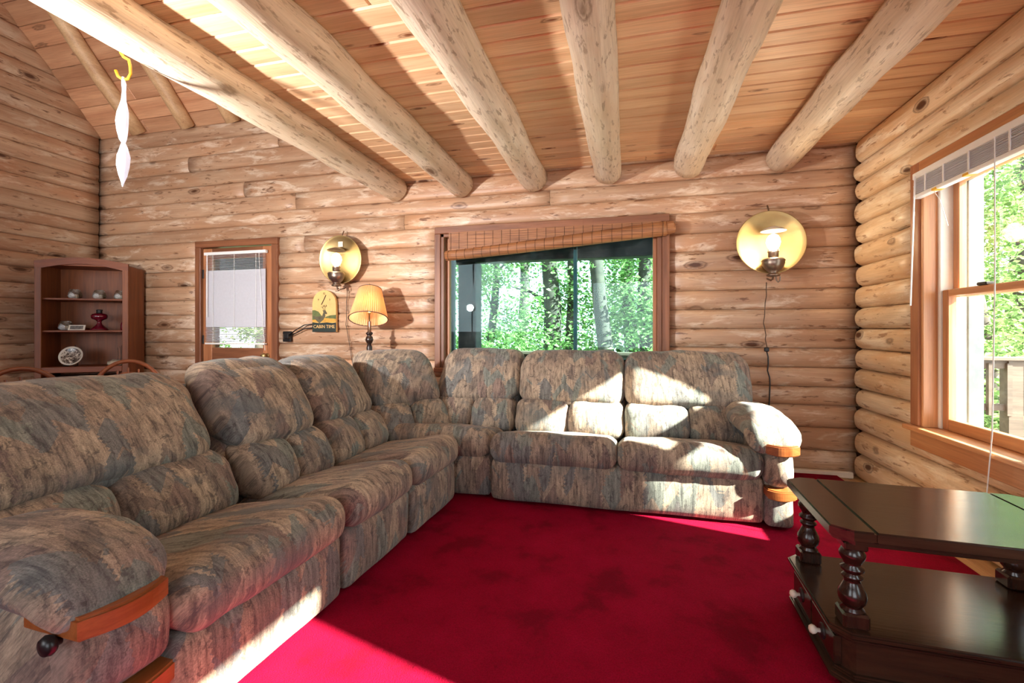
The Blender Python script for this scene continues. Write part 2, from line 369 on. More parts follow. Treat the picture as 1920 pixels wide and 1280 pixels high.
def log_seg(name, parent, mat, axis, face, u0, u1, z0, z1, bulge=.034, end0=0, end1=0, sd=0, sgn=1):
    # D-profile log: axis 'x' (back wall; room at -y) or 'y' (side walls, sgn=+1 room at -x, -1 room at +x)
    n = max(2, int((u1-u0)/.16)); us = [lerp(u0, u1, i/n) for i in range(n+1)]
    if end0: us = [u0, u0+.006, u0+.018, u0+.04]+[u for u in us if u > u0+.06]
    if end1: us = [u for u in us if u < u1-.06]+[u1-.04, u1-.018, u1-.006, u1]
    K = 9; vs = []; fs = []; zc = (z0+z1)/2; hz = (z1-z0)/2-.0012
    for u in us:
        k = 1.0
        if end0 and u < u0+.05: k = min(k, .62+.38*math.sqrt(max(0, 1-((u0+.05-u)/.05)**2)))
        if end1 and u > u1-.05: k = min(k, .62+.38*math.sqrt(max(0, 1-((u-u1+.05)/.05)**2)))
        wob = noise.noise(Vector((u*.9, sd, 0)))*.007; wz = noise.noise(Vector((u*.6, sd*1.7, 5)))*.005
        ring = []
        for j in range(K):
            s = -1+2*j/(K-1); off = (bulge+wob)*math.sqrt(max(0, 1-(abs(s)**2.2)*.985))
            off += .004*noise.noise(Vector((u*5, s*2+sd, sd)))
            ring.append((-off*k if k == 1 else -(off+.03)*k+.03, zc+s*hz*(1 if k == 1 else .75+.25*k)+wz*(1-s*s)))
        ring.append((.034, zc+hz)); ring.append((.034, zc-hz))
        for o, z in ring:
            vs.append((u, face+o, z) if axis == 'x' else (face+sgn*o, u, z))
    L = K+2
    for i in range(len(us)-1):
        for j in range(L):
            a = i*L+j; b = i*L+(j+1) % L; fs.append((a, b, b+L, a+L))
    fs.append(tuple(range(L))); fs.append(tuple(range((len(us)-1)*L, len(us)*L))[::-1])
    bm = BM(); me = bpy.data.meshes.new(name); me.from_pydata(vs, [], fs); bm.from_mesh(me); bpy.data.meshes.remove(me)
    o = obj(name, bm, mat, parent)
    for p in o.data.polygons: p.use_smooth = len(p.vertices) == 4
    return o
rl = random.Random(3)
def segs(u0, u1, z0, z1, holes, pad):
    out = [(u0, u1)]
    for h in holes:
        if z0 < h[3]-.01 and z1 > h[2]+.01:
            n2 = []
            for a, b in out:
                if h[0]-pad > a and h[0]-pad < b: n2.append((a, h[0]-pad))
                if h[1]+pad < b and h[1]+pad > a: n2.append((h[1]+pad, b))
                if h[1]+pad <= a or h[0]-pad >= b: n2.append((a, b))
            out = n2
    return out
BREAK = {13: -1.95, 12: -3.0, 14: -.62, 16: -3.7, 18: -4.4, 19: -3.3, 15: -3.1}
for r in range(len(JZ)-1):
    z0, z1 = JZ[r], JZ[r+1]
    for a, b in segs(LX-.03, RX-(.0 if r % 2 else .02), z0, z1, [WIN, (DOOR[0], DOOR[1], 0, 1.955)], .055):
        parts = [(a, b)]
        if r in BREAK and a < BREAK[r] < b: parts = [(a, BREAK[r]-.001), (BREAK[r]+.001, b)]
        for c, d in parts: log_seg('log', wb, M_LOGX, 'x', BY, c, d, z0, z1, rl.uniform(.017, .024), sd=rl.random()*90)
RJ = JZ[:16]+[2.39]
for r in range(len(RJ)-1):
    z0, z1 = RJ[r], RJ[r+1]
    for a, b in segs(-1.2, BY-.028-(.018 if r % 2 else 0), z0, z1, [RW1, RW2], .062):
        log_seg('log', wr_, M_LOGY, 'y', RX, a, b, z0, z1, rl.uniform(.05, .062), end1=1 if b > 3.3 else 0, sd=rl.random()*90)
LJ = list(JZ)
while LJ[-1] < 5.2: LJ.append(LJ[-1]+.158)
for r in range(len(LJ)-1):
    z0, z1 = LJ[r], LJ[r+1]; ye = BY-.03 if z0 < EZ-.01 else BY-(z0-EZ)/math.tan(SL)
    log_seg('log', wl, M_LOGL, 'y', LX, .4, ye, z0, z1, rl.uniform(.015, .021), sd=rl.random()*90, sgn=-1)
# flat pine ceiling with log beams
ce = struct(obj('ceiling', box(BM(), -2.12, RX+.19, FY, BY+.19, CZ+.022, CZ+.06), M_GAP))
PW = .117; y = BY+.03; rc = random.Random(5)
while y > -1.0:
    cut = rc.uniform(-1.6, 1.2); parts = [(-2.12, RX+.03)] if rc.random() < .55 else [(-2.12, cut-.001), (cut+.001, RX+.03)]
    for a, b in parts: obj('plank', box(BM(), a, b, y-PW+.002, y-.002, CZ, CZ+.023, .007), M_CEIL, ce)
    y -= PW
def round_log(name, p0, p1, r, parent, mat, sd, n=14, step=.16, rough=.008, capr=True):
    p0, p1 = Vector(p0), Vector(p1); L = (p1-p0).length; k = int(L/step); pts = []; rs = []
    for i in range(k+1):
        p = p0.lerp(p1, i/k); d = Vector((noise.noise(Vector((i*.25, sd, 0))), 0, noise.noise(Vector((i*.25, 0, sd)))))*.012
        pts.append(p+d); rs.append(r*(1+.06*noise.noise(Vector((i*.45, sd, sd)))))
    if capr:
        e = (p1-p0).normalized(); pts.append(pts[-1]+e*.012); rs.append(rs[-1]*.88)
    bm = BM(); tube(bm, pts, rs, n)
    for v in bm.verts:
        ax = (p1-p0).normalized(); q = p0+ax*(v.co-p0).dot(ax); dn = (v.co-q).normalized()
        v.co += dn*rough*(noise.noise(v.co*Vector((14, 3, 14))+Vector((sd, 0, sd)))+.6*noise.noise(v.co*9))
    return obj(name, bm, mat, parent, True)
BX = [-2.012, -1.39, -.745, -.147, .46, 1.10]
for i, x in enumerate(BX):
    round_log('beam', (x, -1.6, CZ-.078), (x, 3.71, CZ-.078), [.106, .108, .112, .106, .108, .106][i], ce, M_BEAM, i*7.3+1, 18, .12, .007)
# sloped cathedral roof, left of the loft
def slope(x, d, off): # point on the roof underside: d metres up the slope, off above it
    return Vector((x, BY-d*math.cos(SL)+off*math.sin(SL), EZ+d*math.sin(SL)+off*math.cos(SL)))
MS = Matrix.Translation((0, BY, EZ)) @ Matrix.Rotation(math.pi-SL, 4, 'X') @ Matrix.Scale(-1, 4, (0, 0, 1))
DR = (BY-FY)/2/math.cos(SL)
ro = struct(obj('ceiling_sloped', box(BM(), LX-.2, RX+.2, -.3, DR+.05, .024, .10, M=MS), M_ROOF))
d = -.05
while d < 3.4:
    cut = rc.uniform(-5, -3.2)
    for a, b in ((LX, cut-.001), (cut+.001, -1.6)): obj('plank', box(BM(), a, b, d+.0015, d+.183, 0, .025, .004, M=MS), M_ROOF, ro)
    d += .1845
for i, x in enumerate((-5.02, -4.37, -3.80, -3.2, -2.6)):
    round_log('rafter', slope(x, 3.6, -.05), slope(x, .02, -.05), .072, ro, M_RAFT, i*3.1+40, 12, .16, .006, False)
mir = Matrix.Translation((0, (BY+FY), 0)) @ Matrix.Scale(-1, 4, (0, 1, 0))
struct(obj('ceiling_sloped_front', box(BM(), LX-.2, RX+.2, -.3, DR+.05, .024, .10, M=mir @ MS), M_ROOF))
struct(obj('baseboard_back', box(BM(), .78, RX-.06, BY-.075, BY-.037, 0, .045, .006), M_CREAM))
# carpet
bmc = BM(); box(bmc, -5.0, 1.45, -3.4, 3.72, .0005, .018, .006)
tag(obj('carpet', bmc, M_CARPET), 'deep crimson carpet covering the wood floor under the sectional sofa', 'carpet')

# ------------------------------------------------------------------ back window
w1 = struct(bpy.data.objects.new('window_1', None)); COL.objects.link(w1); w1.location = (0, 0, 0)
TY = BY-.075
def part(name, mat, parent, *a, bev=.004): return obj(name, box(BM(), *a, bev), mat, parent)
part('casing', M_TRIMX, w1, -1.63, .32, TY, BY+.03, 1.885, 1.945)
part('casing', M_TRIMZ, w1, -1.63, -1.575, TY, BY+.03, .72, 1.885)
part('casing', M_TRIMZ, w1, .265, .32, TY, BY+.03, .72, 1.885)
part('sill', M_TRIMX, w1, -1.63, .32, TY-.02, BY+.03, .68, .72)
part('jamb', M_TRIMZ, w1, -1.575, -1.545, TY+.012, BY+.15, .72, 1.885)
part('jamb', M_TRIMZ, w1, .228, .265, TY+.012, BY+.15, .72, 1.885)
part('jamb', M_TRIMX, w1, -1.575, .265, TY+.012, BY+.15, 1.855, 1.885)
part('stop', M_CASEZ, w1, -1.545, -1.515, BY-.01, BY+.04, .72, 1.855)
part('stop', M_CASEZ, w1, .200, .228, BY-.03, BY+.04, .72, 1.855)
part('pane', M_TEAL, w1, -1.53, .215, BY+.012, BY+.016, .74, 1.86, bev=0)
part('mullion', M_TEALBAR, w1, -.435, -.405, BY+.07, BY+.11, .74, 1.86)
part('lower_rail', M_TEALBAR, w1, -1.545, .228, BY+.05, BY+.11, .72, .81)
part('screen_frame', M_TEALBAR, w1, -1.53, -1.50, BY+.06, BY+.11, .74, 1.86)
# bamboo roll blind
bl = thing('bamboo_blind', 'rolled bamboo blind hanging crooked across the top of the wide window', 'blind', (0, 0, 0))
xl, xr = -1.50, .345; zl, zr = 1.682, 1.822; yb = TY-.045
bm = BM(); prism(bm, [(xl+.01, 1.888), (xr-.09, 1.888), (xr-.09, zr-.02), (xl+.01, zl+.01)], TY-.014, TY-.008, 'y'); obj('shade_panel', bm, M_BAMBOO, bl)
bm = BM(); N = 24
tube(bm, [(lerp(xl, xr-.055, i/N), yb-.006*math.sin(i/N*3), lerp(zl, zr, (i/N)**1.15)) for i in range(N+1)], [lerp(.043, .056, i/N) for i in range(N+1)], 16)
obj('roll', bm, M_BAMBOO, bl, True)
bm = BM(); tube(bm, [(xr-.06, yb, zr), (xr+.005, yb+.012, zr+.004)], [.05, .042], 14); tube(bm, [(xr-.06, yb-.01, zr+.012), (xr+.0, yb-.012, zr+.02)], [.036, .03], 10); obj('loose_roll_end', bm, M_BAMBOO, bl)
for i in range(24):
    x = lerp(xl+.03, xr-.08, i/23); t_ = (x-xl)/(xr-.055-xl); zc = lerp(zl, zr, t_**1.15); rr = lerp(.043, .056, t_)+.0015
    yc = yb-.006*math.sin(t_*3)
    bm = BM(); tube(bm, [(x, yc+rr*math.cos(a), zc+rr*math.sin(a)) for a in [R(100+20*k) for k in range(10)]], .0014, 4)
    if zc+.06 < 1.885: tube(bm, [(x, TY-.016, zc+.03), (x, TY-.016, 1.885)], .0014, 4)
    obj('string', bm, M_CORD, bl)

# ------------------------------------------------------------------ door with its frame
d1 = struct(bpy.data.objects.new('door_1', None)); COL.objects.link(d1); d1.location = (0, 0, 0)
DY = BY-.045
tr = struct(bpy.data.objects.new('trim_1', None)); COL.objects.link(tr)
part('casing', M_TRIMX, tr, -4.285, -3.285, DY, BY+.03, 1.885, 1.95)
part('casing', M_TRIMZ, tr, -4.285, -4.215, DY, BY+.03, 0, 1.885)
part('casing', M_TRIMZ, tr, -3.355, -3.285, DY, BY+.03, 0, 1.885)
x0, x1 = -4.205, -3.365; ya, yb2 = BY-.02, BY+.025
part('stile', M_CASEZ, d1, x0, x0+.11, ya, yb2, .01, 1.875)
part('stile', M_CASEZ, d1, x1-.11, x1, ya, yb2, .01, 1.875)
part('rail', M_TRIMX, d1, x0+.11, x1-.11, ya, yb2, 1.77, 1.875)
part('rail', M_TRIMX, d1, x0+.11, x1-.11, ya, yb2, .72, .87)
part('rail', M_TRIMX, d1, x0+.11, x1-.11, ya, yb2, .01, .22)
part('panel', M_TRIMZ, d1, x0+.10, x1-.10, ya+.014, yb2-.01, .2, .74)
part('pane', M_GLASS, d1, x0+.10, x1-.10, ya+.02, ya+.024, .86, 1.78, bev=0)
for z in (.95, 1.62): part('hinge', M_IRON, d1, x0-.012, x0+.012, ya-.006, ya+.004, z-.045, z+.045)
bm = BM(); lathe(bm, [(.026, 0), (.026, .008), (.011, .012), (.011, .03), (.026, .04), (.03, .052), (.024, .066), (.004, .072)], 16, Matrix.Translation((x1-.055, ya, .795)) @ Matrix.Rotation(R(90), 4, 'X')); obj('knob', bm, M_BRASS, d1, True)
mb = thing('mini_blind', 'white slatted mini blind on the wooden door, its middle slats closed', 'blind', (-3.775, ya-.03, 1.8))
hw = .36
obj('headrail', box(BM(), -hw-.012, hw+.012, -.016, .018, .0, .03, .003), M_WHITE, mb)
bz = 1.8; zt, zbm = -.012, -.885; ns = 62
bm1 = BM(); bm2 = BM()
for i in range(ns):
    z = lerp(zt, zbm+.02, i/(ns-1)); closed = .17 < i/(ns-1) < .835; ang = R(72) if closed else R(22)
    Mx = Matrix.Translation((0, 0, z)) @ Matrix.Rotation(ang, 4, 'X')
    box(bm1 if not closed else bm2, -hw, hw, -.0105, .0105, -.0004, .0004, 0, Mx)
a = obj('open_slats', bm1, M_SLAT, mb); a['kind'] = 'stuff'; b = obj('closed_slats', bm2, M_SLAT, mb); b['kind'] = 'stuff'
obj('bottom_rail', box(BM(), -hw-.004, hw+.004, -.012, .012, zbm-.012, zbm+.006, .002), M_WHITE, mb)
for x in (-hw+.1, .0, hw-.1): obj('ladder_cord', tube(BM(), [(x, -.013, 0), (x, -.013, zbm)], .0016, 5), M_WHITE, mb)
obj('tilt_wand', tube(BM(), [(-hw+.035, -.02, 0), (-hw+.037, -.022, -.62)], .0045, 6), M_WHITE, mb)
obj('pull_cord', tube(BM(), [(hw-.06, -.018, 0), (hw-.03, -.02, -.5), (hw+.012, -.02, -.95)], .0022, 5), M_WHITE, mb)

# ------------------------------------------------------------------ right window (double hung)
w2 = struct(bpy.data.objects.new('window_2', None)); COL.objects.link(w2)
def rwin(w2, y0, y1, full=True):
    xi = RX-.075; z0, z1 = .545, 1.885
    part('casing', M_CASEZ, w2, xi, xi+.022, y1, y1+.075, z0-.02, z1+.075)
    part('casing_edge', M_CASEZ, w2, xi+.02, RX+.03, y1+.045, y1+.075, z0-.02, z1+.075)
    part('casing', M_CASEZ, w2, xi, xi+.022, y0-.075, y0, z0-.02, z1+.075)
    part('casing_edge', M_CASEZ, w2, xi+.02, RX+.03, y0-.075, y0-.045, z0-.02, z1+.075)
    part('casing', M_OAKX, w2, xi, RX+.03, y0, y1, z1, z1+.075)
    part('stool', M_OAKX, w2, xi-.035, RX+.09, y0-.085, y1+.085, z0-.045, z0-.02)
    part('apron', M_OAKX, w2, xi, RX+.03, y0-.075, y1+.075, z0-.14, z0-.045)
    for ya_, yb_ in ((y0, y0+.02), (y1-.02, y1)):
        part('jamb', M_OAKZ, w2, xi+.01, RX+.19, ya_, yb_, z0-.02, z1)
    part('jamb', M_OAKX, w2, xi+.01, RX+.19, y0, y1, z1-.02, z1)
    # liners and outer stops
    for ya_, yb_ in ((y0+.02, y0+.04), (y1-.04, y1-.02)):
        part('jamb_liner', M_CREAM, w2, RX+.0, RX+.12, ya_, yb_, z0-.02, z1-.02)
        part('outer_stop', M_STOP, w2, RX+.12, RX+.19, ya_-.005, yb_+.012, z0-.02, z1-.02)
    part('outer_sill', M_CREAM, w2, RX+.07, RX+.2, y0, y1, z0-.04, z0-.01)
    zm = 1.24
    def sash(nm, xa, xb, za, zb, lo, up):
        s = part(nm, M_OAKZ, w2, xa, xb, y1-.085, y1-.042, za, zb)
        part('stile', M_OAKZ, s, xa, xb, y0+.042, y0+.085, za, zb)
        part('rail', M_OAKX, s, xa, xb, y0+.085, y1-.085, za, za+lo)
        part('rail', M_OAKX, s, xa, xb, y0+.085, y1-.085, zb-up, zb)
        part('pane', M_GLASS, s, (xa+xb)/2-.002, (xa+xb)/2+.002, y0+.08, y1-.08, za+lo-.005, zb-up+.005, bev=0)
    sash('lower_sash', RX+.01, RX+.05, z0-.02, zm+.02, .06, .035)
    sash('upper_sash', RX+.056, RX+.092, zm-.02, z1-.02, .035, .05)
    if full: part('sash_lock', M_IRON, w2, RX+.005, RX+.04, y1-.35, y1-.29, zm+.02, zm+.035)
rwin(w2, RW1[0]+.03, RW1[1]-.01)
w3 = struct(bpy.data.objects.new('window_3', None)); COL.objects.link(w3); rwin(w3, RW2[0]+.03, RW2[1]-.01, False)
rb = thing('raised_blind', 'white mini blind raised in a tight stack at the top of the deck-side window', 'blind', (RX-.085, (RW1[0]+RW1[1])/2+.01, 1.86))
hl = .40
obj('headrail', box(BM(), -.02, .02, -hl, hl, .0, .035, .004), M_WHITE, rb)
bm = BM()
for i in range(13):
    z = -.004-i*.0062; j = noise.noise(Vector((i*.9, 0, 3)))*.004
    box(bm, -.018+j, .017+j, -hl+.01+j, hl-.01, z-.0028, z+.0004)
a = obj('slat_stack', bm, M_SLAT, rb); a['kind'] = 'stuff'
obj('bottom_rail', box(BM(), -.019, .019, -hl+.008, hl-.004, -.103, -.083, .003), M_WHITE, rb)
for y in (-.25, -.02, .15, .29): obj('ladder_tape', box(BM(), -.0215, -.017, y-.005, y+.005, -.085, .003, .001), M_WHITE, rb)
for y in (.0, .22): obj('clip', box(BM(), -.021, .021, y-.018, y+.018, -.104, -.092, .001), M_YEL, rb)
obj('tilt_wand', tube(BM(), [(-.03, hl-.045, .01), (-.034, hl-.035, -.3), (-.04, hl-.025, -.68)], .0045, 6), M_WHITE, rb)
obj('pull_cord', tube(BM(), [(-.024, -.18, .0), (-.03, -.19, -.6), (-.03, -.175, -1.25), (-.05, -.165, -1.62)], .0025, 5), M_WHITE, rb)
obj('loop_cord', tube(BM(), [(-.01, hl-.16, -.1), (-.005, hl-.2, -.16), (0, hl-.25, -.3)], .0016, 5), M_WHITE, rb)

# ================================================================== SOFA
MI = Matrix()
def add_back(parent, x0, x1, M=MI, hi=.885, lean=.42, fwd=0.0, puff=.03, yj=.47):
    w_ = x1-x0; M = M @ Matrix.Translation((0, fwd, 0)); zs = .535
    def fn(P):
        t_ = max(0, P.z-.40); P = P.copy(); P.y += lean*t_+.25*t_*t_; return P
    pillow('back_cushion', x0+.002, x1-.002, yj-.015, yj+.25, zs-.012, hi, .092, M_FAB, parent, (.006, puff, .012), (24, 16, 18), fn, .011, 5.5, M)
    xm = (x0+x1)/2
    for a_, b_ in ((x0+.003, xm), (xm, x1-.003)):
        pillow('lumbar_cushion', a_, b_, yj-.03, yj+.16, .315, zs+.02, .058, M_FAB, parent, (.002, .022, .008), (14, 10, 12), fn, .010, 8, M)
    pillow('back_frame', x0+.005, x1-.005, yj+.13, yj+.30, .06, hi-.09, .04, M_FAB, parent, (0, 0, 0), (6, 6, 8), fn, .003, 4, M)
def add_seat(parent, x0, x1, M=MI, y0=-.035, y1=.60, zt=.425):
    def fn(P):
        P = P.copy(); P.z -= .085*max(0, (P.y-.05)/.45)*(1 if P.z > .3 else .3); return P
    pillow('seat_cushion', x0+.002, x1-.002, y0, y1, .255, zt, .068, M_FAB, parent, (.006, .012, .014), (22, 22, 12), fn, .008, 5, M)
def add_base(parent, x0, x1, M=MI, y0=0, y1=.72):
    pillow('front_panel', x0+.002, x1-.002, y0, y1, .028, .275, .035, M_FAB, parent, (0, .012, 0), (16, 8, 8), None, .006, 4, M)
def arc_pts(x0, x1, y0, bul, y1, n=12):
    return [(lerp(x0, x1, i/n), y0-bul*math.sin(math.pi*i/n)) for i in range(n+1)]+[(x1, y1), (x0, y1)]
def add_arm(parent, x0, x1, out, lever, fy=0, yend=.66, lo=0, hi=0):
    MA = Matrix.Translation((0, fy, -.015 if fy else 0)); yend -= fy
    # x0..x1 the arm post; out=-1: outer side at low x, +1: outer side at high x
    a, b = x0, x1; cx = (a+b)/2
    def fp(P):
        P = P.copy(); t_ = (P.y-.05); P.z -= 1.2*max(0, .06-t_)**1.6; return P
    pillow('arm_pad', lo, hi, -.05, yend, .448, .592, .072, M_FAB, parent, (.008, .012, .012), (18, 24, 14), fp, .010, 6, MA)
    pillow('arm_side', a, b, .03, .80-fy, .028+(.017 if fy else 0), .47, .03, M_FAB, parent, (.006, 0, 0), (8, 14, 10), None, .006, 4, MA)
    pillow('arm_front', a+.002, b-.002, -.035, .12, .235, .425, .05, M_FAB, parent, (.0, .02, .005), (14, 8, 12), None, .006, 6, MA)
    pillow('arm_base', a+.002, b-.002, -.02, .12, .028+(.017 if fy else 0), .20, .03, M_FAB, parent, (.0, .008, 0), (10, 6, 8), None, .005, 5, MA)
    up = arc_pts(a-.012 if out < 0 else a-.01, b-.05 if out < 0 else b+.005, -.065, .022, .10); dn = arc_pts(a+.002, b-.002, -.045, .012, .10)
    def band(nm, pts, z0, z1, sag):
        bm = BM(); n = len(pts); top = []; bot = []
        for (x, y) in pts:
            t_ = (x-a)/(b-a); s_ = -sag*math.sin(math.pi*max(0, min(1, t_)))
            top.append(bm.verts.new((x, y, z1+s_*.6))); bot.append(bm.verts.new((x, y, z0+s_)))
        bm.faces.new(top); bm.faces.new(bot[::-1])
        for i in range(n): bm.faces.new((bot[i], bot[(i+1) % n], top[(i+1) % n], top[i]))
        bmesh.ops.recalc_face_normals(bm, faces=bm.faces)
        bmesh.ops.bevel(bm, geom=[e for e in bm.edges if abs(e.verts[0].co.z-e.verts[1].co.z) < .02], offset=.006, segments=2, affect='EDGES')
        bmesh.ops.transform(bm, matrix=MA, verts=bm.verts); obj(nm, bm, M_ARMW, parent)
    band('wood_band', up, .418, .468, .008); band('wood_band', dn, .188, .236, .012)
    if lever:
        xs = a-.004 if out < 0 else b+.004
        bm = BM(); lathe(bm, [(.010, 0), (.010, .008), (.018, .012), (.022, .02), (.018, .03), (.004, .033)], 14, MA @ Matrix.Translation((xs, .0, .412)) @ Matrix.Rotation(R(-90 if out < 0 else 90), 4, 'Y'))
        obj('recline_lever', bm, M_BLACK, parent, True)
G = 'units of the patterned sectional sofa'
m1 = thing('reclining_sofa', 'patterned recliner seat of the sectional with a wood-trimmed padded arm and dark lever', 'sofa', (-1.085, .70, 0), R(88), G)
add_arm(m1, 0, .225, -1, True, .075, .47, -.05, .222); add_base(m1, .20, .845); add_seat(m1, .205, .845); add_back(m1, .0, .842, hi=.862, fwd=.04, lean=.5)
m2 = thing('armless_recliner', 'armless patterned seat of the sectional with the plumpest bulging back cushion', 'sofa', (-1.052, 1.553, 0), R(88), G)
add_base(m2, 0, .50); add_seat(m2, 0, .50); add_back(m2, 0.012, .495, hi=.895, puff=.05, fwd=-.03, lean=.42)
m3 = thing('armless_sofa', 'armless patterned sofa seat between the bulging recliner and the curved corner', 'sofa', (-1.02, 2.062, 0), R(88), G)
add_base(m3, 0, .53); add_seat(m3, 0, .53); add_back(m3, .022, .525, hi=.885, puff=.03)
m4 = thing('corner_sofa', 'curved corner unit of the patterned sectional joining its two runs', 'sofa', (0, 0, 0), 0, G)
def rel(o, M): return M
pillow('front_panel', -1.60, -.812, 2.66, 3.30, .028, .275, .03, M_FAB, m4, (0, .01, 0), (14, 8, 8), None, .005, 4)
def fs4(P): P = P.copy(); P.z -= .085*max(0, (P.y-2.7)/.45)*(1 if P.z > .3 else .3); return P
pillow('seat_cushion', -1.60, -.815, 2.63, 3.30, .255, .435, .078, M_FAB, m4, (.004, .012, .014), (22, 22, 12), fs4, .008, 5)
A = Vector((-1.535, 2.60, 0)); ang = R(57)
ML = Matrix.Translation(A) @ Matrix.Rotation(ang, 4, 'Z') @ Matrix.Translation((0, -.47, 0))
add_back(m4, .0, .56, ML, .89)
add_back(m4, -1.40, -.775, Matrix.Translation((0, 2.62, 0)), .895)
m5 = thing('two_seat_sofa', 'two-seat patterned end of the sectional in the sun, with one padded arm', 'sofa', (0, 2.62, 0), 0, G)
add_base(m5, -.80, .70); add_seat(m5, -.80, -.052); add_seat(m5, -.052, .70)
add_back(m5, -.765, -.015, hi=.885); add_back(m5, -.015, .80, hi=.885)
add_arm(m5, .695, .835, 1, False, 0, .6, .61, .865)

# ================================================================== COFFEE TABLE
ct = thing('coffee_table', 'dark two-tier wooden coffee table with turned posts and drawers in its base', 'table', (.945, 1.705, 0), R(-2.5))
def octo(hx, hy, c): return [(-hx+c, -hy), (hx-c, -hy), (hx, -hy+c), (hx, hy-c), (hx-c, hy), (-hx+c, hy), (-hx, hy-c), (-hx, -hy+c)]
HX, HY = .365, .245
def slab(nm, pts, z0, z1, bev, mat=M_DARK, par=ct):
    bm = BM(); prism(bm, pts, z0, z1); bmesh.ops.recalc_face_normals(bm, faces=bm.faces)
    if bev: bmesh.ops.bevel(bm, geom=[e for e in bm.edges if abs(e.verts[0].co.z-e.verts[1].co.z) < 1e-5], offset=bev, segments=2, affect='EDGES')
    return obj(nm, bm, mat, par)
slab('top_board', [(-HX+.105, -HY), (HX-.105, -HY), (HX-.105, HY), (-HX+.105, HY)], .455, .485, .004)
slab('end_board', [(-HX+.05, -HY), (-HX+.1035, -HY), (-HX+.1035, HY), (-HX+.05, HY), (-HX, HY-.035), (-HX, -HY+.035)], .455, .485, .004)
slab('end_board', [(HX-.1035, -HY), (HX-.05, -HY), (HX, -HY+.035), (HX, HY-.035), (HX-.05, HY), (HX-.1035, HY)], .455, .485, .004)
slab('edge_moulding', octo(HX-.012, HY-.012, .045), .438, .456, .005)
slab('shelf_board', octo(HX, HY, .045), .178, .195, .005)
slab('upper_moulding', octo(HX-.008, HY-.008, .043), .166, .179, .005)
slab('upper_moulding', octo(HX-.018, HY-.018, .04), .154, .167, .005)
slab('base_body', octo(HX-.03, HY-.03, .036), .055, .155, .002)
slab('lower_moulding', octo(HX-.016, HY-.016, .04), .052, .066, .005)
slab('lower_moulding', octo(HX-.004, HY-.004, .044), .036, .053, .005)
for sx in (-1, 1):
    for sy in (-1, 1): obj('foot', box(BM(), sx*(HX-.075)-.045, sx*(HX-.075)+.045, sy*(HY-.065)-.04, sy*(HY-.065)+.04, .018, .038, .006), M_DARK, ct)
for sy in (-1, 1):
    dr = obj('drawer', box(BM(), -HX+.018, -HX+.04, min(0, sy*(HY-.05))+.004, max(0, sy*(HY-.05))-.004, .068, .150, .003), M_DARK, ct)
    yk = sy*.10
    obj('backplate', lathe(BM(), [(.024, 0), (.022, .004), (.012, .006)], 16, Matrix.Translation((-HX+.018, yk, .108)) @ Matrix.Rotation(R(-90), 4, 'Y')), M_BLACK, dr)
    obj('knob', lathe(BM(), [(.006, 0), (.006, .012), (.012, .018), (.014, .026), (.010, .033), (.002, .036)], 14, Matrix.Translation((-HX+.016, yk, .108)) @ Matrix.Rotation(R(-90), 4, 'Y')), M_CREAM, dr, True)
prof = [(.030, .235), (.031, .240), (.024, .247), (.026, .253), (.033, .262), (.036, .275), (.034, .290), (.026, .306), (.021, .318), (.019, .326), (.026, .331), (.027, .337), (.020, .343), (.020, .347),
        (.029, .353), (.030, .361), (.020, .368), (.024, .378), (.032, .392), (.033, .402), (.027, .414), (.024, .42)]
for sx in (-1, 1):
    for sy in (-1, 1):
        px, py = sx*(HX-.065), sy*(HY-.055); Mt = Matrix.Translation((px, py, 0))
        bm = BM(); lathe(bm, prof, 20, Mt)
        p = obj('post', bm, M_DARKZ, ct, True)
        obj('foot_block', box(BM(), px-.034, px+.034, py-.034, py+.034, .194, .238, .006), M_DARKZ, p)
        obj('top_block', box(BM(), px-.03, px+.03, py-.03, py+.03, .418, .44, .004), M_DARKZ, p)

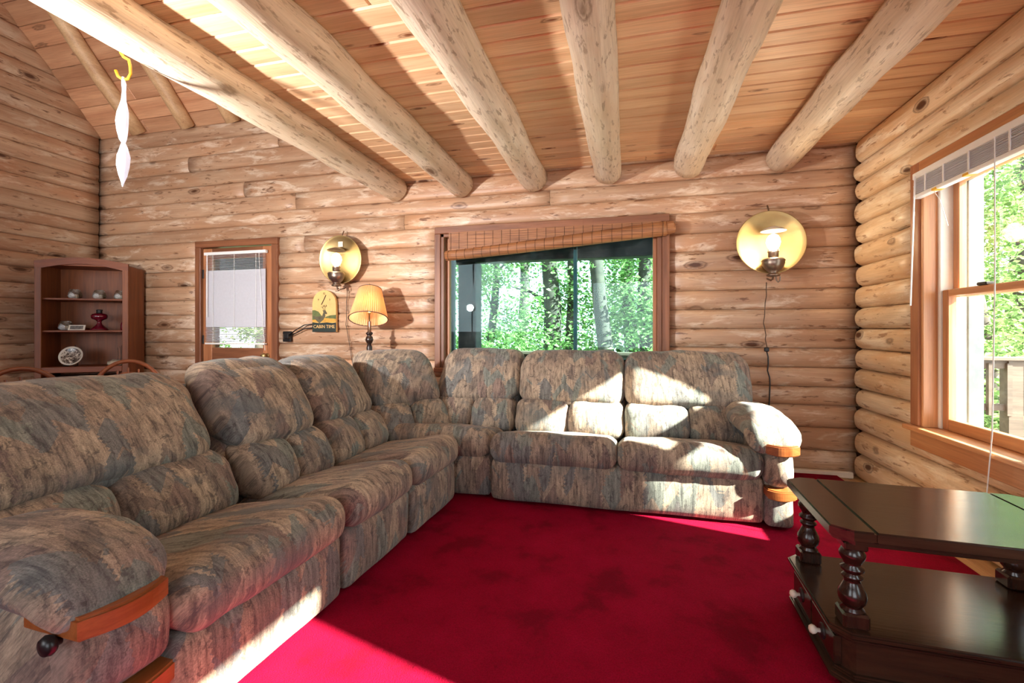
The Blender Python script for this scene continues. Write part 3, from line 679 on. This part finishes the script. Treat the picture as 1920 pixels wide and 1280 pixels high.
# ================================================================== SCONCES
def sconce(name, label, loc, lamp_w, sticker, rx, Rd):
    t = thing(name, label, 'wall lamp', loc, 0, 'brass reflector wall lamps'); Mx = Matrix.Rotation(R(90+rx), 4, 'X')
    pr = [(.001, -.02), (.06, -.017), (.11, -.008), (.16, .006), (.20, .022), (Rd, .034), (Rd+.004, .034), (Rd+.004, .030), (.20, .016), (.16, 0), (.11, -.014), (.06, -.023), (.001, -.026)]
    bm = BM(); lathe(bm, pr, 48, Mx, False); obj('reflector', bm, M_BRASS, t, True)
    z0 = -.192; yf = -.085
    Mf = Matrix.Translation((0, yf, z0)) @ Matrix.Scale(1.12, 4)
    bm = BM(); lathe(bm, [(.012, -.055), (.036, -.05), (.040, -.042), (.028, -.034), (.026, -.026), (.040, -.012), (.058, .008), (.066, .034), (.064, .040), (.068, .044), (.066, .052), (.058, .06), (.03, .066), (.012, .068)], 28, Mf); obj('font', bm, M_PEWT, t, True)
    bm = BM(); lathe(bm, [(.022, .066), (.030, .072), (.030, .096), (.034, .104), (.030, .104)], 20, Mf); bn = obj('burner', bm, M_PEWT, t, True)
    for k in range(10):
        an = k*2*math.pi/10; obj('prong', box(BM(), -.003, .003, -.001, .001, .10, .118, 0, Mf @ Matrix.Rotation(an, 4, 'Z') @ Matrix.Translation((0, .031, 0))), M_PEWT, bn)
    bm = BM(); lathe(bm, [(.012, .10), (.02, .112), (.034, .135), (.041, .16), (.038, .185), (.026, .205), (.010, .214), (.001, .216)], 20, Mf); obj('bulb', bm, M_BULB, t, True)
    bm = BM(); lathe(bm, [(.072, .232), (.055, .243), (.025, .252), (.004, .262), (.004, .266), (.03, .256), (.058, .246), (.074, .234)], 24, Mf, False); sb_ = obj('smoke_bell', bm, M_CREAM if rx < 0 else M_PEWT, t, True)
    obj('hanger_strip', tube(BM(), [(.0, .03, Rd-.03), (-.004, .0, Rd), (-.006, .035, Rd+.055)], .006, 6), M_PEWT, t)
    obj('bracket', tube(BM(), [(0, .06, -.25), (0, .02, -.262), (0, -.03, -.272), (0, -.07, -.265), (0, yf, z0-.05)], .006, 8), M_PEWT, t)
    bm = BM(); tube(bm, [(.012, yf-.01, z0-.05), (.016, yf-.012, z0-.085), (.028, yf-.01, z0-.1), (.04, yf-.008, z0-.088), (.042, yf-.006, z0-.06)], .0045, 6); obj('hook', bm, M_PEWT, t)
    if sticker: obj('paper_sticker', box(BM(), -.03, .018, -.0105, -.0095, .118, .165, 0, Matrix.Rotation(R(rx), 4, 'X')), M_CREAM, t)
    l = bpy.data.lights.new('sconce_bulb', 'POINT'); l.energy = lamp_w; l.color = (1, .78, .5); l.shadow_soft_size = .035
    lo = bpy.data.objects.new('sconce_bulb', l); COL.objects.link(lo); lo.parent = t; lo.location = (0, yf-.05, z0+.165)
    return t
sconce('wall_lamp', 'brass reflector wall lamp above the clock, with a paper sticker on its plate', (-2.53, 3.665, 1.69), 3, True, 3, .215)
sconce('wall_lamp', 'brightly glowing brass reflector wall lamp beside the log corner', (1.0, 3.64, 1.675), 8, False, -4, .225)
rcd = random.Random(11)
def cord(label, pts, mat=M_CORD, r=.003, plug=None):
    t = thing('power_cord', label, 'cord', (0, 0, 0))
    P = []; 
    for a, b in zip(pts, pts[1:]):
        for k in range(6):
            q = Vector(a).lerp(Vector(b), k/6); P.append(q+Vector((rcd.uniform(-.006, .006), 0, 0)))
    P.append(Vector(pts[-1])); obj('wire', tube(BM(), P, r, 6), mat, t, True)
    if plug: obj('inline_switch', box(BM(), plug[0]-.016, plug[0]+.016, plug[1]-.012, plug[1]+.008, plug[2]-.016, plug[2]+.016, .005), M_BLACK, t)
cord('thin brown cord hanging down the logs below the glowing wall lamp', [(1.0, 3.715, 1.40), (.985, 3.722, 1.1), (1.005, 3.722, .92)])
cord('black cord with a plug dangling beside the two-seat sofa', [(1.005, 3.718, .90), (1.02, 3.715, .6), (1.0, 3.705, .10)], M_BLACK, .005, (1.0, 3.715, .905))
cord('pair of thin cords hanging from the wall lamp above the clock', [(-2.51, 3.72, 1.42), (-2.53, 3.722, 1.1), (-2.45, 3.722, .7)])

# ================================================================== CLOCK
ck = thing('cabin_clock', 'arched wooden wall clock painted with a deer, reading CABIN TIME', 'clock', (-2.745, 3.722, 1.225))
def arch(w_, h_, n=16):
    pts = [(-w_, -h_), (w_, -h_), (w_, h_*.38)]
    for i in range(1, n):
        a = math.pi*i/n; pts.append((w_*math.cos(a)*.97, h_*.40+h_*.60*math.sin(a)))
    return pts+[(-w_, h_*.38)]
M_CK = plain('clock_gold', srgb(226, 184, 116), .45, var=.08, scale=20); M_CKD = plain('clock_dark_green', srgb(34, 44, 38), .5)
M_CKG = plain('clock_hill', srgb(96, 104, 58), .6, var=.3); M_CKY = plain('clock_meadow', srgb(204, 152, 60), .6, var=.2); M_DEER = plain('deer_brown', srgb(92, 84, 60), .6, var=.3)
obj('board', prism(BM(), arch(.127, .195), -.024, 0, 'y'), M_CK, ck)
yo = -.0245
def flat(nm, pts, mat, k=1): obj(nm, prism(BM(), pts, yo-.0006*k, yo+.0004, 'y'), mat, ck)
flat('painted_border', [(-.127, -.195), (.127, -.195), (.127, -.108), (.09, -.112), (.03, -.106), (-.05, -.112), (-.127, -.104)], M_CKD, 1)
flat('painted_meadow', [(-.127, -.104), (.127, -.108), (.127, -.072), (.06, -.062), (-.02, -.066), (-.06, -.075), (-.127, -.082)], M_CKY, 1)
flat('painted_hill', [(-.127, -.082), (-.06, -.076), (.0, -.08), (-.02, -.05), (-.06, -.005), (-.10, .01), (-.127, .008)], M_CKG, 1.4)
flat('painted_hill', [(.0, -.064), (.127, -.074), (.127, -.036), (.07, -.04), (.03, -.05)], M_CKG, 1.4)
flat('painted_deer', [(-.05, -.115), (-.115, -.06), (-.12, -.045), (-.07, -.052), (-.02, -.045), (-.006, -.01), (-.016, .008), (.004, .006), (.012, .012), (.022, -.004), (.034, -.022), (.028, -.03), (.012, -.026), (.014, -.05), (-.01, -.085)], M_DEER, 2)
bm = BM()
for pts in ([(.0, .006), (-.012, .03), (-.03, .04)], [(-.012, .03), (-.01, .05)], [(.008, .008), (.012, .035), (.032, .05)], [(.012, .035), (.004, .055)], [(.02, .042), (.022, .06)]):
    tube(bm, [(p[0], yo-.001, p[1]) for p in pts], .002, 5)
obj('painted_antlers', bm, M_DEER, ck)
MT = lambda x, z: Matrix.Translation((x, yo-.0012, z)) @ Matrix.Rotation(R(90), 4, 'X')
text_obj('lettering', 'CABIN TIME', .043, MT(0, -.147), M_CK, ck)
for s_, x, z in (('12', 0, .163), ('3', .06, .105), ('9', -.06, .105), ('6', 0, .048)): text_obj('numeral', s_, .026, MT(x, z), M_IRON, ck)
for an, L in ((R(28), .05), (R(-150), .052)):
    obj('clock_hand', box(BM(), -.003, .003, yo-.005, yo-.003, 0, L, 0, Matrix.Translation((0, 0, .105)) @ Matrix.Rotation(an, 4, 'Y')), M_IRON, ck)
ou = thing('wall_outlet', 'black plug and outlet box on the logs beside the door', 'outlet', (-3.165, 3.722, .985))
obj('box', box(BM(), -.045, .045, -.02, .012, -.05, .05, .006), M_BLACK, ou)
obj('plug', box(BM(), .0, .05, -.06, -.018, -.02, .03, .006), M_BLACK, ou)
obj('socket_face', box(BM(), -.04, -.012, -.023, -.019, -.022, .022, .002), M_PEWT, ou)
for k in (0, 1): obj('lead', tube(BM(), [(.045, -.04, .005+.01*k), (.12, -.03, .035+.03*k), (.21, -.03, .075+.035*k), (.30, -.012, .085+.035*k)], .005, 6), M_BLACK, ou, True)

# ================================================================== FLOOR LAMP BEHIND SOFA
lp = thing('floor_lamp', 'floor lamp with a lit tilted pleated shade and dark turned pole behind the corner seat', 'lamp', (-2.10, 3.42, 0))
bm = BM(); lathe(bm, [(.12, .018), (.12, .03), (.05, .05), (.02, .07), (.014, .3), (.02, .32), (.014, .34), (.013, .80), (.022, .86), (.024, .90), (.016, .93), (.026, .945), (.033, .965), (.027, .99), (.016, 1.0), (.028, 1.015), (.030, 1.022), (.015, 1.035), (.013, 1.12)], 20); obj('pole', bm, M_LAMPW, lp, True)
bm = BM(); lathe(bm, [(.008, 1.12), (.008, 1.18), (.016, 1.185), (.016, 1.21)], 12); obj('socket', bm, M_BRASS, lp, True)
bm = BM(); lathe(bm, [(.012, 1.21), (.028, 1.24), (.03, 1.262), (.02, 1.285), (.002, 1.295)], 16); obj('bulb', bm, M_BULB, lp, True)
Msh = Matrix.Translation((.0, 0, 1.265)) @ Matrix.Rotation(R(-9), 4, 'Y') @ Matrix.Rotation(R(-20), 4, 'X')
vs = []; fs = []; NP = 112
for j, (z, r_) in enumerate(((-.135, .155), (-.05, .135), (.05, .112), (.135, .093))):
    for k in range(NP):
        rr = r_*(1+.03*(1 if k % 2 else -1)); an = 2*math.pi*k/NP; vs.append(Msh @ Vector((rr*math.cos(an), rr*math.sin(an), z+(.004 if (k % 4 < 2 and j == 0) else 0))))
for j in range(3):
    for k in range(NP): fs.append((j*NP+k, j*NP+(k+1) % NP, (j+1)*NP+(k+1) % NP, (j+1)*NP+k))
sh = pyobj('lamp_shade', vs, fs, M_SHADE, lp)
md = sh.modifiers.new('s', 'SOLIDIFY'); md.thickness = .0015
bm = BM(); tube(bm, [Msh @ Vector((.157*math.cos(a), .157*math.sin(a), -.135)) for a in [2*math.pi*k/40 for k in range(41)]], .004, 5); obj('trim', bm, M_CORD, sh)
bm = BM(); tube(bm, [Msh @ Vector((.095*math.cos(a), .095*math.sin(a), .135)) for a in [2*math.pi*k/32 for k in range(33)]], .003, 5); obj('trim', bm, M_CORD, sh)
obj('harp', tube(BM(), [(0, 0, 1.18), (-.05, 0, 1.25), (-.04, 0, 1.35), (.01, 0, 1.41), (.05, 0, 1.35), (.05, 0, 1.25), (0, 0, 1.18)], .003, 6), M_BRASS, lp)
obj('finial', lathe(BM(), [(.006, 1.40), (.01, 1.415), (.008, 1.43), (.002, 1.44)], 10), M_BRASS, lp)
l = bpy.data.lights.new('lamp_bulb', 'POINT'); l.energy = 2.6; l.color = (1, .87, .70); l.shadow_soft_size = .03
lo = bpy.data.objects.new('lamp_bulb', l); COL.objects.link(lo); lo.parent = lp; lo.location = (.02, -.045, 1.25)

# ================================================================== CORNER HUTCH
hu = thing('corner_hutch', 'reddish oak hutch with arched top and open shelves angled across the corner', 'cabinet', (-5.0135, 3.1945, 0), R(33.5))
W = .352; D = .37
def hp(nm, mat, *a, bev=.003): return obj(nm, box(BM(), *a, bev), mat, hu)
hp('side', M_HUTCH, -W, -W+.02, .02, D, .6, 1.675); hp('side', M_HUTCH, W-.02, W, .02, D, .6, 1.675)
hp('back_board', M_HUTCH, -W+.02, W-.02, D-.012, D, .6, 1.675, bev=0)
hp('top_board', M_HUTCHX, -W+.02, W-.02, .02, D, 1.655, 1.675)
hp('face_stile', M_HUTCH, -W-.004, -W+.046, 0, .02, .6, 1.69); hp('face_stile', M_HUTCH, W-.046, W+.004, 0, .02, .6, 1.69)
n = 14; top = [(lerp(-W-.004, W+.004, i/n), 1.69+.045*math.sin(math.pi*i/n)) for i in range(n+1)]
bot = [(lerp(W-.046, -W+.046, i/n), 1.625+.05*math.sin(math.pi*i/n)) for i in range(n+1)]
obj('arched_rail', prism(BM(), [(-W+.046, 1.69-.06)]+[(-W-.004, 1.69-.06)]+top+[(W+.004, 1.63)]+bot, -.004, .019, 'y'), M_HUTCHX, hu)
for z in (1.35, 1.045): hp('shelf', M_HUTCHX, -W+.02, W-.02, .03, D-.012, z-.018, z)
hp('bottom_rail', M_HUTCHX, -W+.046, W-.046, 0, .02, .645, .70); hp('bottom_board', M_HUTCHX, -W+.02, W-.02, .02, D-.012, .68, .698)
hp('lower_cabinet', M_HUTCH, -W-.02, W+.02, -.02, D, .0185, .6)
for s_ in (-1, 1):
    dr = hp('door', M_HUTCH, min(s_*.005, s_*(W-.01)), max(s_*.005, s_*(W-.01)), -.038, -.021, .06, .57)
    obj('knob', lathe(BM(), [(.006, 0), (.012, .012), (.014, .02), (.004, .026)], 12, Matrix.Translation((s_*.04, -.038, .4)) @ Matrix.Rotation(R(90), 4, 'X')), M_BRASS, dr, True)
HM = Matrix.Translation((-5.0135, 3.1945, 0)) @ Matrix.Rotation(R(33.5), 4, 'Z')
def on(x, y, z): return tuple(HM @ Vector((x, y, z)))
def votive(label, x, z, sc=1, y=.13):
    t = thing('glass_votive', label, 'candle holder', on(x, y, z), 0, 'pressed glass votives in the hutch')
    bm = BM(); lathe(bm, [(.03*sc, .001), (.048*sc, .01), (.054*sc, .03), (.05*sc, .055), (.040*sc, .078), (.036*sc, .09)], 20, None, False)
    for v in bm.verts: v.co += Vector((v.co.x, v.co.y, 0))*(.05*math.sin(v.co.z*260)*math.sin(math.atan2(v.co.y, v.co.x)*10))
    bm.faces.new([v for v in bm.verts][:20]); o = obj('cup', bm, M_JAR, t, True); o.modifiers.new('s', 'SOLIDIFY').thickness = .003
    obj('candle', lathe(BM(), [(.026*sc, .006), (.026*sc, .04), (.002, .043)], 16), M_CREAM, t)
votive('pressed glass votive nearest the wall end of the top hutch shelf', -.115, 1.35)
votive('pressed glass votive in the middle of the top hutch shelf', .075, 1.35)
votive('dark pressed glass votive against the stile on the top hutch shelf', .245, 1.35, 1)
votive('pressed glass votive beside the small card on the middle hutch shelf', -.185, 1.045, 1.05)
cd = thing('photo_card', 'small pale photo card leaning on the middle hutch shelf', 'card', on(-.085, .085, 1.046), R(33.5))
obj('card', box(BM(), -.065, .065, -.002, .002, 0, .052, 0, Matrix.Rotation(R(-18), 4, 'X')), M_CREAM, cd)
M_GREY = plain('photo_print', srgb(120, 112, 106), .5, var=.5, scale=50)
obj('print', box(BM(), -.05, .05, -.0026, -.0019, .008, .044, 0, Matrix.Rotation(R(-18), 4, 'X')), M_GREY, cd)
ol = thing('oil_lamp', 'ruby glass oil lamp on the middle hutch shelf', 'oil lamp', on(.075, .13, 1.045), 0)
obj('font', lathe(BM(), [(.026, .095), (.03, .10), (.058, .112), (.064, .128), (.064, .145), (.056, .158), (.028, .166), (.018, .17)], 28), plain('ruby_body', srgb(96, 10, 30), .08, var=.3, Coat_Weight=.6), ol, True)
obj('base', lathe(BM(), [(.072, .001), (.074, .006), (.066, .016), (.05, .03), (.03, .048), (.019, .065), (.016, .08), (.022, .092), (.026, .096)], 28), bpy.data.materials['ruby_body'], ol, True)
obj('burner', lathe(BM(), [(.022, .168), (.026, .176), (.02, .186), (.028, .196), (.018, .204)], 16), M_IRON, ol, True)
bt = thing('ruby_bottle', 'small ruby glass bottle behind the stile of the middle hutch shelf', 'bottle', on(.272, .12, 1.045))
obj('body', lathe(BM(), [(.02, .001), (.024, .01), (.024, .06), (.012, .085), (.012, .105)], 16), bpy.data.materials['ruby_body'], bt, True)
pl = thing('decor_plate', 'black and white decorative plate standing on the lowest hutch shelf', 'plate', on(-.135, .12, .70), R(33.5))
Mp = Matrix.Translation((0, .0, .094)) @ Matrix.Rotation(R(72), 4, 'X')
t_ = NT('plate_picture'); vv = t_.coords(rnd=False); t_.col(t_.ramp(t_.noise(vv, 26, 5, .65, 1.5), [(.40, srgb(40, 34, 32)), (.50, srgb(128, 112, 100)), (.6, srgb(226, 214, 196))])); t_.p.inputs['Roughness'].default_value = .2; M_PLATE = t_.m
obj('plate_body', lathe(BM(), [(.001, .006), (.06, .008), (.08, .014), (.092, .022), (.094, .020), (.08, .010), (.06, .002), (.001, 0)], 40, Mp, False), M_CREAM, pl, True)
obj('painted_picture', lathe(BM(), [(.001, .0075), (.058, .0095), (.078, .0155)], 40, Mp, False), M_PLATE, pl, True)
bm = BM(); tube(bm, [(-.04, -.05, .003), (-.035, .02, .003), (-.03, .055, .10), (0, .06, .2), (.03, .055, .10), (.035, .02, .003), (.04, -.05, .003)], .004, 6); obj('wire_easel', bm, M_IRON, pl)
dw = thing('stone_ornament', 'pale lumpy stone ornament with dry twigs on the lowest hutch shelf', 'ornament', on(.2, .14, .699))
bm = BM(); bmesh.ops.create_icosphere(bm, subdivisions=3, radius=1)
for v in bm.verts:
    e = 1+.3*noise.noise(v.co*2.2); v.co = Vector((v.co.x*.085*e, v.co.y*.05*e, max(-.02, v.co.z*.036*e)+.02))
obj('stone', bm, M_STONE, dw, True)
for k in range(5): obj('twig', tube(BM(), [(.02*k-.03, .04, .01), (.02*k-.05+.02*(k % 2), .06, .09), (.025*k-.07, .07, .17+.012*k)], .002, 5), M_CORD, dw)

# ================================================================== BOW-BACK CHAIRS
def chair(label, loc, rz):
    t = thing('bow_back_chair', label, 'chair', loc, rz, 'wooden chairs behind the sofa')
    bm = BM(); prism(bm, [(.2*math.cos(a)*1.02, .19*math.sin(a)) for a in [2*math.pi*k/24 for k in range(24)]], .425, .455); obj('seat', bm, M_BENT, t)
    for sx in (-1, 1):
        for sy in (-1, 1): obj('leg', tube(BM(), [(sx*.13, sy*.12, .43), (sx*.16, sy*.16, .22), (sx*.18, sy*.185, .020)], [.014, .018, .011], 10), M_BENT, t, True)
        obj('stretcher', tube(BM(), [(sx*.162, -.16, .2), (sx*.162, .16, .2)], .009, 8), M_BENT, t)
    bw = [(.205*math.cos(a), .16+.07*math.sin(a), .455+.385*math.sin(a)**.75) for a in [math.pi*k/20 for k in range(21)]]
    obj('bow', tube(BM(), bw, .013, 8), M_BENT, t, True)
    bw = [(.15*math.cos(a), .165+.06*math.sin(a), .46+.30*math.sin(a)**.75) for a in [math.pi*k/16 for k in range(17)]]
    obj('inner_bow', tube(BM(), bw, .009, 8), M_BENT, t, True)
    for k in range(-2, 3): obj('spindle', tube(BM(), [(k*.045, .165, .455), (k*.055, .22, .455+.34-.012*k*k)], .006, 6), M_BENT, t)
chair('dark bow-back wooden chair behind the recliner seat', (-2.97, 1.66, 0), R(70))
chair('dark bow-back wooden chair between the sofa and the corner hutch', (-3.05, 2.22, 0), R(60))

# ================================================================== HOOK, HANGING BAG
hk = thing('ceiling_hook', 'yellow vinyl-coated hook screwed into the outermost ceiling beam', 'hook', (-2.10, 1.48, 2.235))
u_ = Vector((math.cos(R(YAW)), math.sin(R(YAW)), 0))
pts = [(0, .03), (.0, .0), (.012, -.018), (.034, -.03), (.04, -.055), (.042, -.09), (.03, -.112), (.008, -.114), (-.012, -.10), (-.022, -.075)]
obj('hook_wire', tube(BM(), [u_*a+Vector((0, 0, b)) for a, b in pts], .0058, 8), M_YEL, hk, True)
bg_ = thing('twisted_bag', 'twisted white plastic bag hanging from the yellow hook', 'bag', (-2.10, 1.48, 2.235))
vs = []; fs = []; prof = [(0, .010, .008), (.03, .016, .008), (.06, .012, .009), (.10, .016, .010), (.15, .033, .013), (.19, .036, .014), (.23, .030, .012), (.265, .020, .010), (.28, .010, .008), (.30, .020, .010), (.34, .034, .011), (.38, .034, .010), (.42, .022, .008), (.45, .008, .006), (.468, .002, .002)]
for i, (dz, a, b) in enumerate(prof):
    tw = R(25+i*9); cx = .010+.003*math.sin(i*.8); a *= .54; b *= .7
    for k in range(14):
        an = 2*math.pi*k/14; e = 1+.18*math.sin(an*3+i)*(.6 if i not in (0, 14) else 0); x, y = a*math.cos(an)*e, b*math.sin(an)*e
        vs.append(u_*(cx+x*math.cos(tw*.3)-y*math.sin(tw))+Vector((-u_.y, u_.x, 0))*(x*math.sin(tw*.6)+y)+Vector((0, 0, -.105-dz)))
for i in range(len(prof)-1):
    for k in range(14): fs.append((i*14+k, i*14+(k+1) % 14, (i+1)*14+(k+1) % 14, (i+1)*14+k))
fs.append(tuple(range(14))); fs.append(tuple(range(14*14, 15*14)))
pyobj('film', vs, fs, M_BAG, bg_, True)
# photographer's flash on its stand (it shows as the bright spot mirrored in the wide window)
fs_ = thing('flash_on_stand', 'bright flash head on a thin light stand, mirrored in the wide window', 'studio light', (FLASH_POS[0], FLASH_POS[1], 0))
obj('stand_pole', tube(BM(), [(0, -.1, .2), (0, -.1, 1.40)], .011, 10), M_BLACK, fs_)
for k in range(3):
    a = R(90+120*k); obj('stand_leg', tube(BM(), [(0, -.1, .5), (.35*math.cos(a), -.1+.35*math.sin(a), .03)], .009, 8), M_BLACK, fs_)
Mh = Matrix.Translation((0, -.16, 1.39)) @ Matrix.Rotation(R(-84), 4, 'X')
obj('flash_head', lathe(BM(), [(.04, 0), (.045, .01), (.045, .09), (.055, .11), (.055, .12), (.003, .12)], 20, Mh), M_BLACK, fs_)
obj('flash_front', lathe(BM(), [(.05, .121), (.05, .124), (.002, .125)], 20, Mh), M_FLASHF, fs_)

# ================================================================== OUTSIDE
struct(obj('ground', box(BM(), -30, 30, 4.2, 40, -1.7, -1.5), M_GROUND))
struct(obj('deck_floor', box(BM(), -7, 6, BY+.2, 5.4, -.25, -.12), M_DECK))
rlg = thing('deck_railing', 'weathered wooden deck railing with square balusters outside the windows', 'railing', (0, 5.2, 0))
obj('top_rail', box(BM(), -6.5, 6, -.07, .07, .765, .80, .006), M_DECK, rlg); obj('sub_rail', box(BM(), -6.5, 6, -.02, .02, .69, .765, .004), M_DECK, rlg)
obj('bottom_rail', box(BM(), -6.5, 6, -.02, .02, .30, .36, .004), M_DECK, rlg)
bal = None
for i in range(88):
    x = -6.4+.14*i
    if bal is None: bal = obj('baluster', box(BM(), -.019, .019, -.05, -.012, .26, .74), M_DECK, rlg); o = bal
    else: o = bal.copy(); COL.objects.link(o); o.parent = rlg
    o.location.x = x
for x in (-4.6, 1.2, 3.45, 5.6): obj('post', box(BM(), x-.055, x+.055, -.045, .065, -.12, .766), M_DECK, rlg)
po = thing('porch_roof', 'dark timber porch roof seen through the wide window', 'roof', (0, 0, 0))
obj('roof_deck', prism(BM(), [(BY+.2, 2.55), (5.75, 2.12), (5.75, 2.2), (BY+.2, 2.63)], -7, 1.2, 'x'), M_PORCH, po)
obj('header_beam', box(BM(), -7, 1.2, 5.2, 5.38, 1.86, 2.14, .01), M_PORCH, po)
obj('porch_post', box(BM(), -1.98, -1.75, 5.18, 5.4, -.12, 1.86, .01), M_PORCH, po)
for i in range(9): obj('porch_rafter', prism(BM(), [(BY+.2, 2.44), (5.7, 2.02), (5.7, 2.13), (BY+.2, 2.55)], -5.6+.8*i-.04, -5.6+.8*i+.04, 'x'), M_PORCH, po)
rt = random.Random(21)
def tree(name, label, base, h, r, leanx, crown, n, size, branches=3):
    n = int(n*1.7); size *= .72
    t = thing(name, label, 'tree', (base[0], base[1], -1.5), 0, 'trees beyond the deck')
    pts = [(leanx*(k/8)**1.3+.08*math.sin(k*1.3+base[0]), .05*math.cos(k*1.7), h*k/8) for k in range(9)]
    bm = BM(); tube(bm, pts, [r*(1.15-.09*k) for k in range(9)], 10); obj('trunk', bm, M_BARK, t, True)
    for b in range(branches):
        k = rt.randint(3, 7); p = Vector(pts[k]); d = Vector((rt.uniform(-1, 1), rt.uniform(-.5, .5), rt.uniform(.25, .8))).normalized()*rt.uniform(1, 2.2)
        obj('branch', tube(BM(), [p, p+d*.5+Vector((0, 0, .1)), p+d], [r*.26, r*.16, r*.06], 7), M_BARK, t, True)
    if n:
        vs, fs = leafcloud(n, (crown[0]-base[0], crown[1]-base[1], crown[2]+1.5), crown[3:], size, 0)
        o = pyobj('foliage', [v for v in vs], fs, M_LEAF, t); o['kind'] = 'stuff'
    return t
def leafcloud(n, c, rad, size, zmin=-1.4):
    vs = []; fs = []
    subs = [(rt.uniform(-1, 1), rt.uniform(-1, 1), rt.uniform(-1, 1), rt.uniform(.2, .5)) for _ in range(30)]
    for _ in range(n):
        s_ = rt.choice(subs); p = Vector((c[0]+(s_[0]*.85+rt.gauss(0, .5)*s_[3])*rad[0], c[1]+(s_[1]*.8+rt.gauss(0, .5)*s_[3])*rad[1], c[2]+(s_[2]*.9+rt.gauss(0, .3)*s_[3])*rad[2]))
        if p.z < zmin: continue
        q = Euler((rt.uniform(-.9, .9), rt.uniform(-.9, .9), rt.uniform(0, 6.28))).to_matrix(); L = size*rt.uniform(.6, 1.3); i = len(vs)
        for a in ((0, -L*.5, 0), (L*.32, 0, .12*L), (0, L*.5, 0), (-L*.32, 0, .12*L)): vs.append(p+q @ Vector(a))
        fs.append((i, i+1, i+2, i+3))
    return vs, fs
TR = [  # x, y, height, radius, lean, crown(cx,cy,cz,rx,ry,rz), leaves, leaf size, label
 (-1.55, 9.2, 8, .20, .1, (-2.6, 9.0, 2.2, 1.7, .9, 2.2), 3600, .13, 'thick-trunked tree in the middle of the wide window view'),
 (-1.35, 9.6, 8, .13, .7, (-1.0, 10.2, 2.4, 1.2, .9, 1.8), 2000, .13, 'slender leaning tree forking off beside the thick-trunked tree'),
 (-.35, 8.6, 8, .15, -.35, (-.2, 9.5, 1.6, 1.1, .8, 1.4), 2000, .13, 'leaning tree right of the window mullion'),
 (.05, 10.5, 9, .16, .05, (.6, 9.8, 2.4, 1.2, 1, 2), 2600, .14, 'straight grey tree behind the leaning one'),
 (.35, 9.2, 8, .14, .12, (.9, 9.0, 1.0, .9, .8, 1.3), 1700, .13, 'tree at the casing end of the wide window view'),
 (-4.4, 10, 8, .15, .3, (-4.0, 9.4, 1.8, 1.6, 1, 2.2), 2600, .14, 'leafy tree beside the porch post'),
 (-2.9, 13, 10, .16, -.2, (-2.8, 13, 2.2, 2.6, 1.4, 3.0), 4200, .19, 'broad leafy tree farther back in the wide window view'),
 (.6, 14, 10, .18, .3, (.8, 14, 2.6, 2.6, 1.4, 3.4), 4200, .19, 'broad leafy tree far behind the window mullion'),
 (-3.4, 11.2, 8, .12, .2, (-3.2, 11, 1.9, 1.5, .8, 1.9), 2600, .11, 'fine-leaved tree in the gap beside the porch post'),
 (-10.2, 11, 8, .16, .2, (-10.6, 10.6, 1.2, 2.4, 1.2, 2.0), 4200, .17, 'leafy tree seen through the door blind'),
 (5.3, 8.4, 8, .13, -.7, (5.4, 8.6, 2.4, 1.5, .9, 2.2), 3800, .14, 'leaning tree beyond the deck railing'),
 (7.2, 10.2, 9, .15, -.5, (7.0, 10.2, 2.6, 1.8, 1.2, 2.8), 3800, .16, 'dark-barked tree bending over the deck railing'),
 (9.0, 13.5, 10, .2, .2, (8.6, 13.5, 2.8, 3.2, 1.6, 3.8), 4600, .2, 'broad leafy tree far beyond the deck railing'),
 (5.8, 14, 9, .16, .1, (5.6, 14, 2.2, 2.2, 1.4, 3.2), 3000, .2, 'tall pale-green tree far beyond the deck'),
]
for (x, y, h, r, ln, cr, n, sz, lab) in TR: tree('forest_tree', lab, (x, y), h, r, ln, cr, n, sz)
for (x, y, rx, rz, n, lab) in ((-2.2, 8.4, 1.6, 1.0, 2600, 'low leafy shrub below the wide window view'), (0.2, 8.2, 1.3, .9, 1800, 'low leafy shrub near the casing end of the wide window'),
                               (5.0, 7.6, 1.6, 1.1, 2600, 'leafy shrub showing between the railing balusters'), (7.2, 9.4, 1.8, 1.2, 2400, 'leafy shrub behind the far railing post')):
    vs, fs = leafcloud(int(n*1.5), (x, y, .1), (rx, .7, rz), .10, -1.45); o = pyobj('leafy_shrub', vs, fs, M_LEAF); tag(o, lab, 'shrub', 'shrubs below the deck')
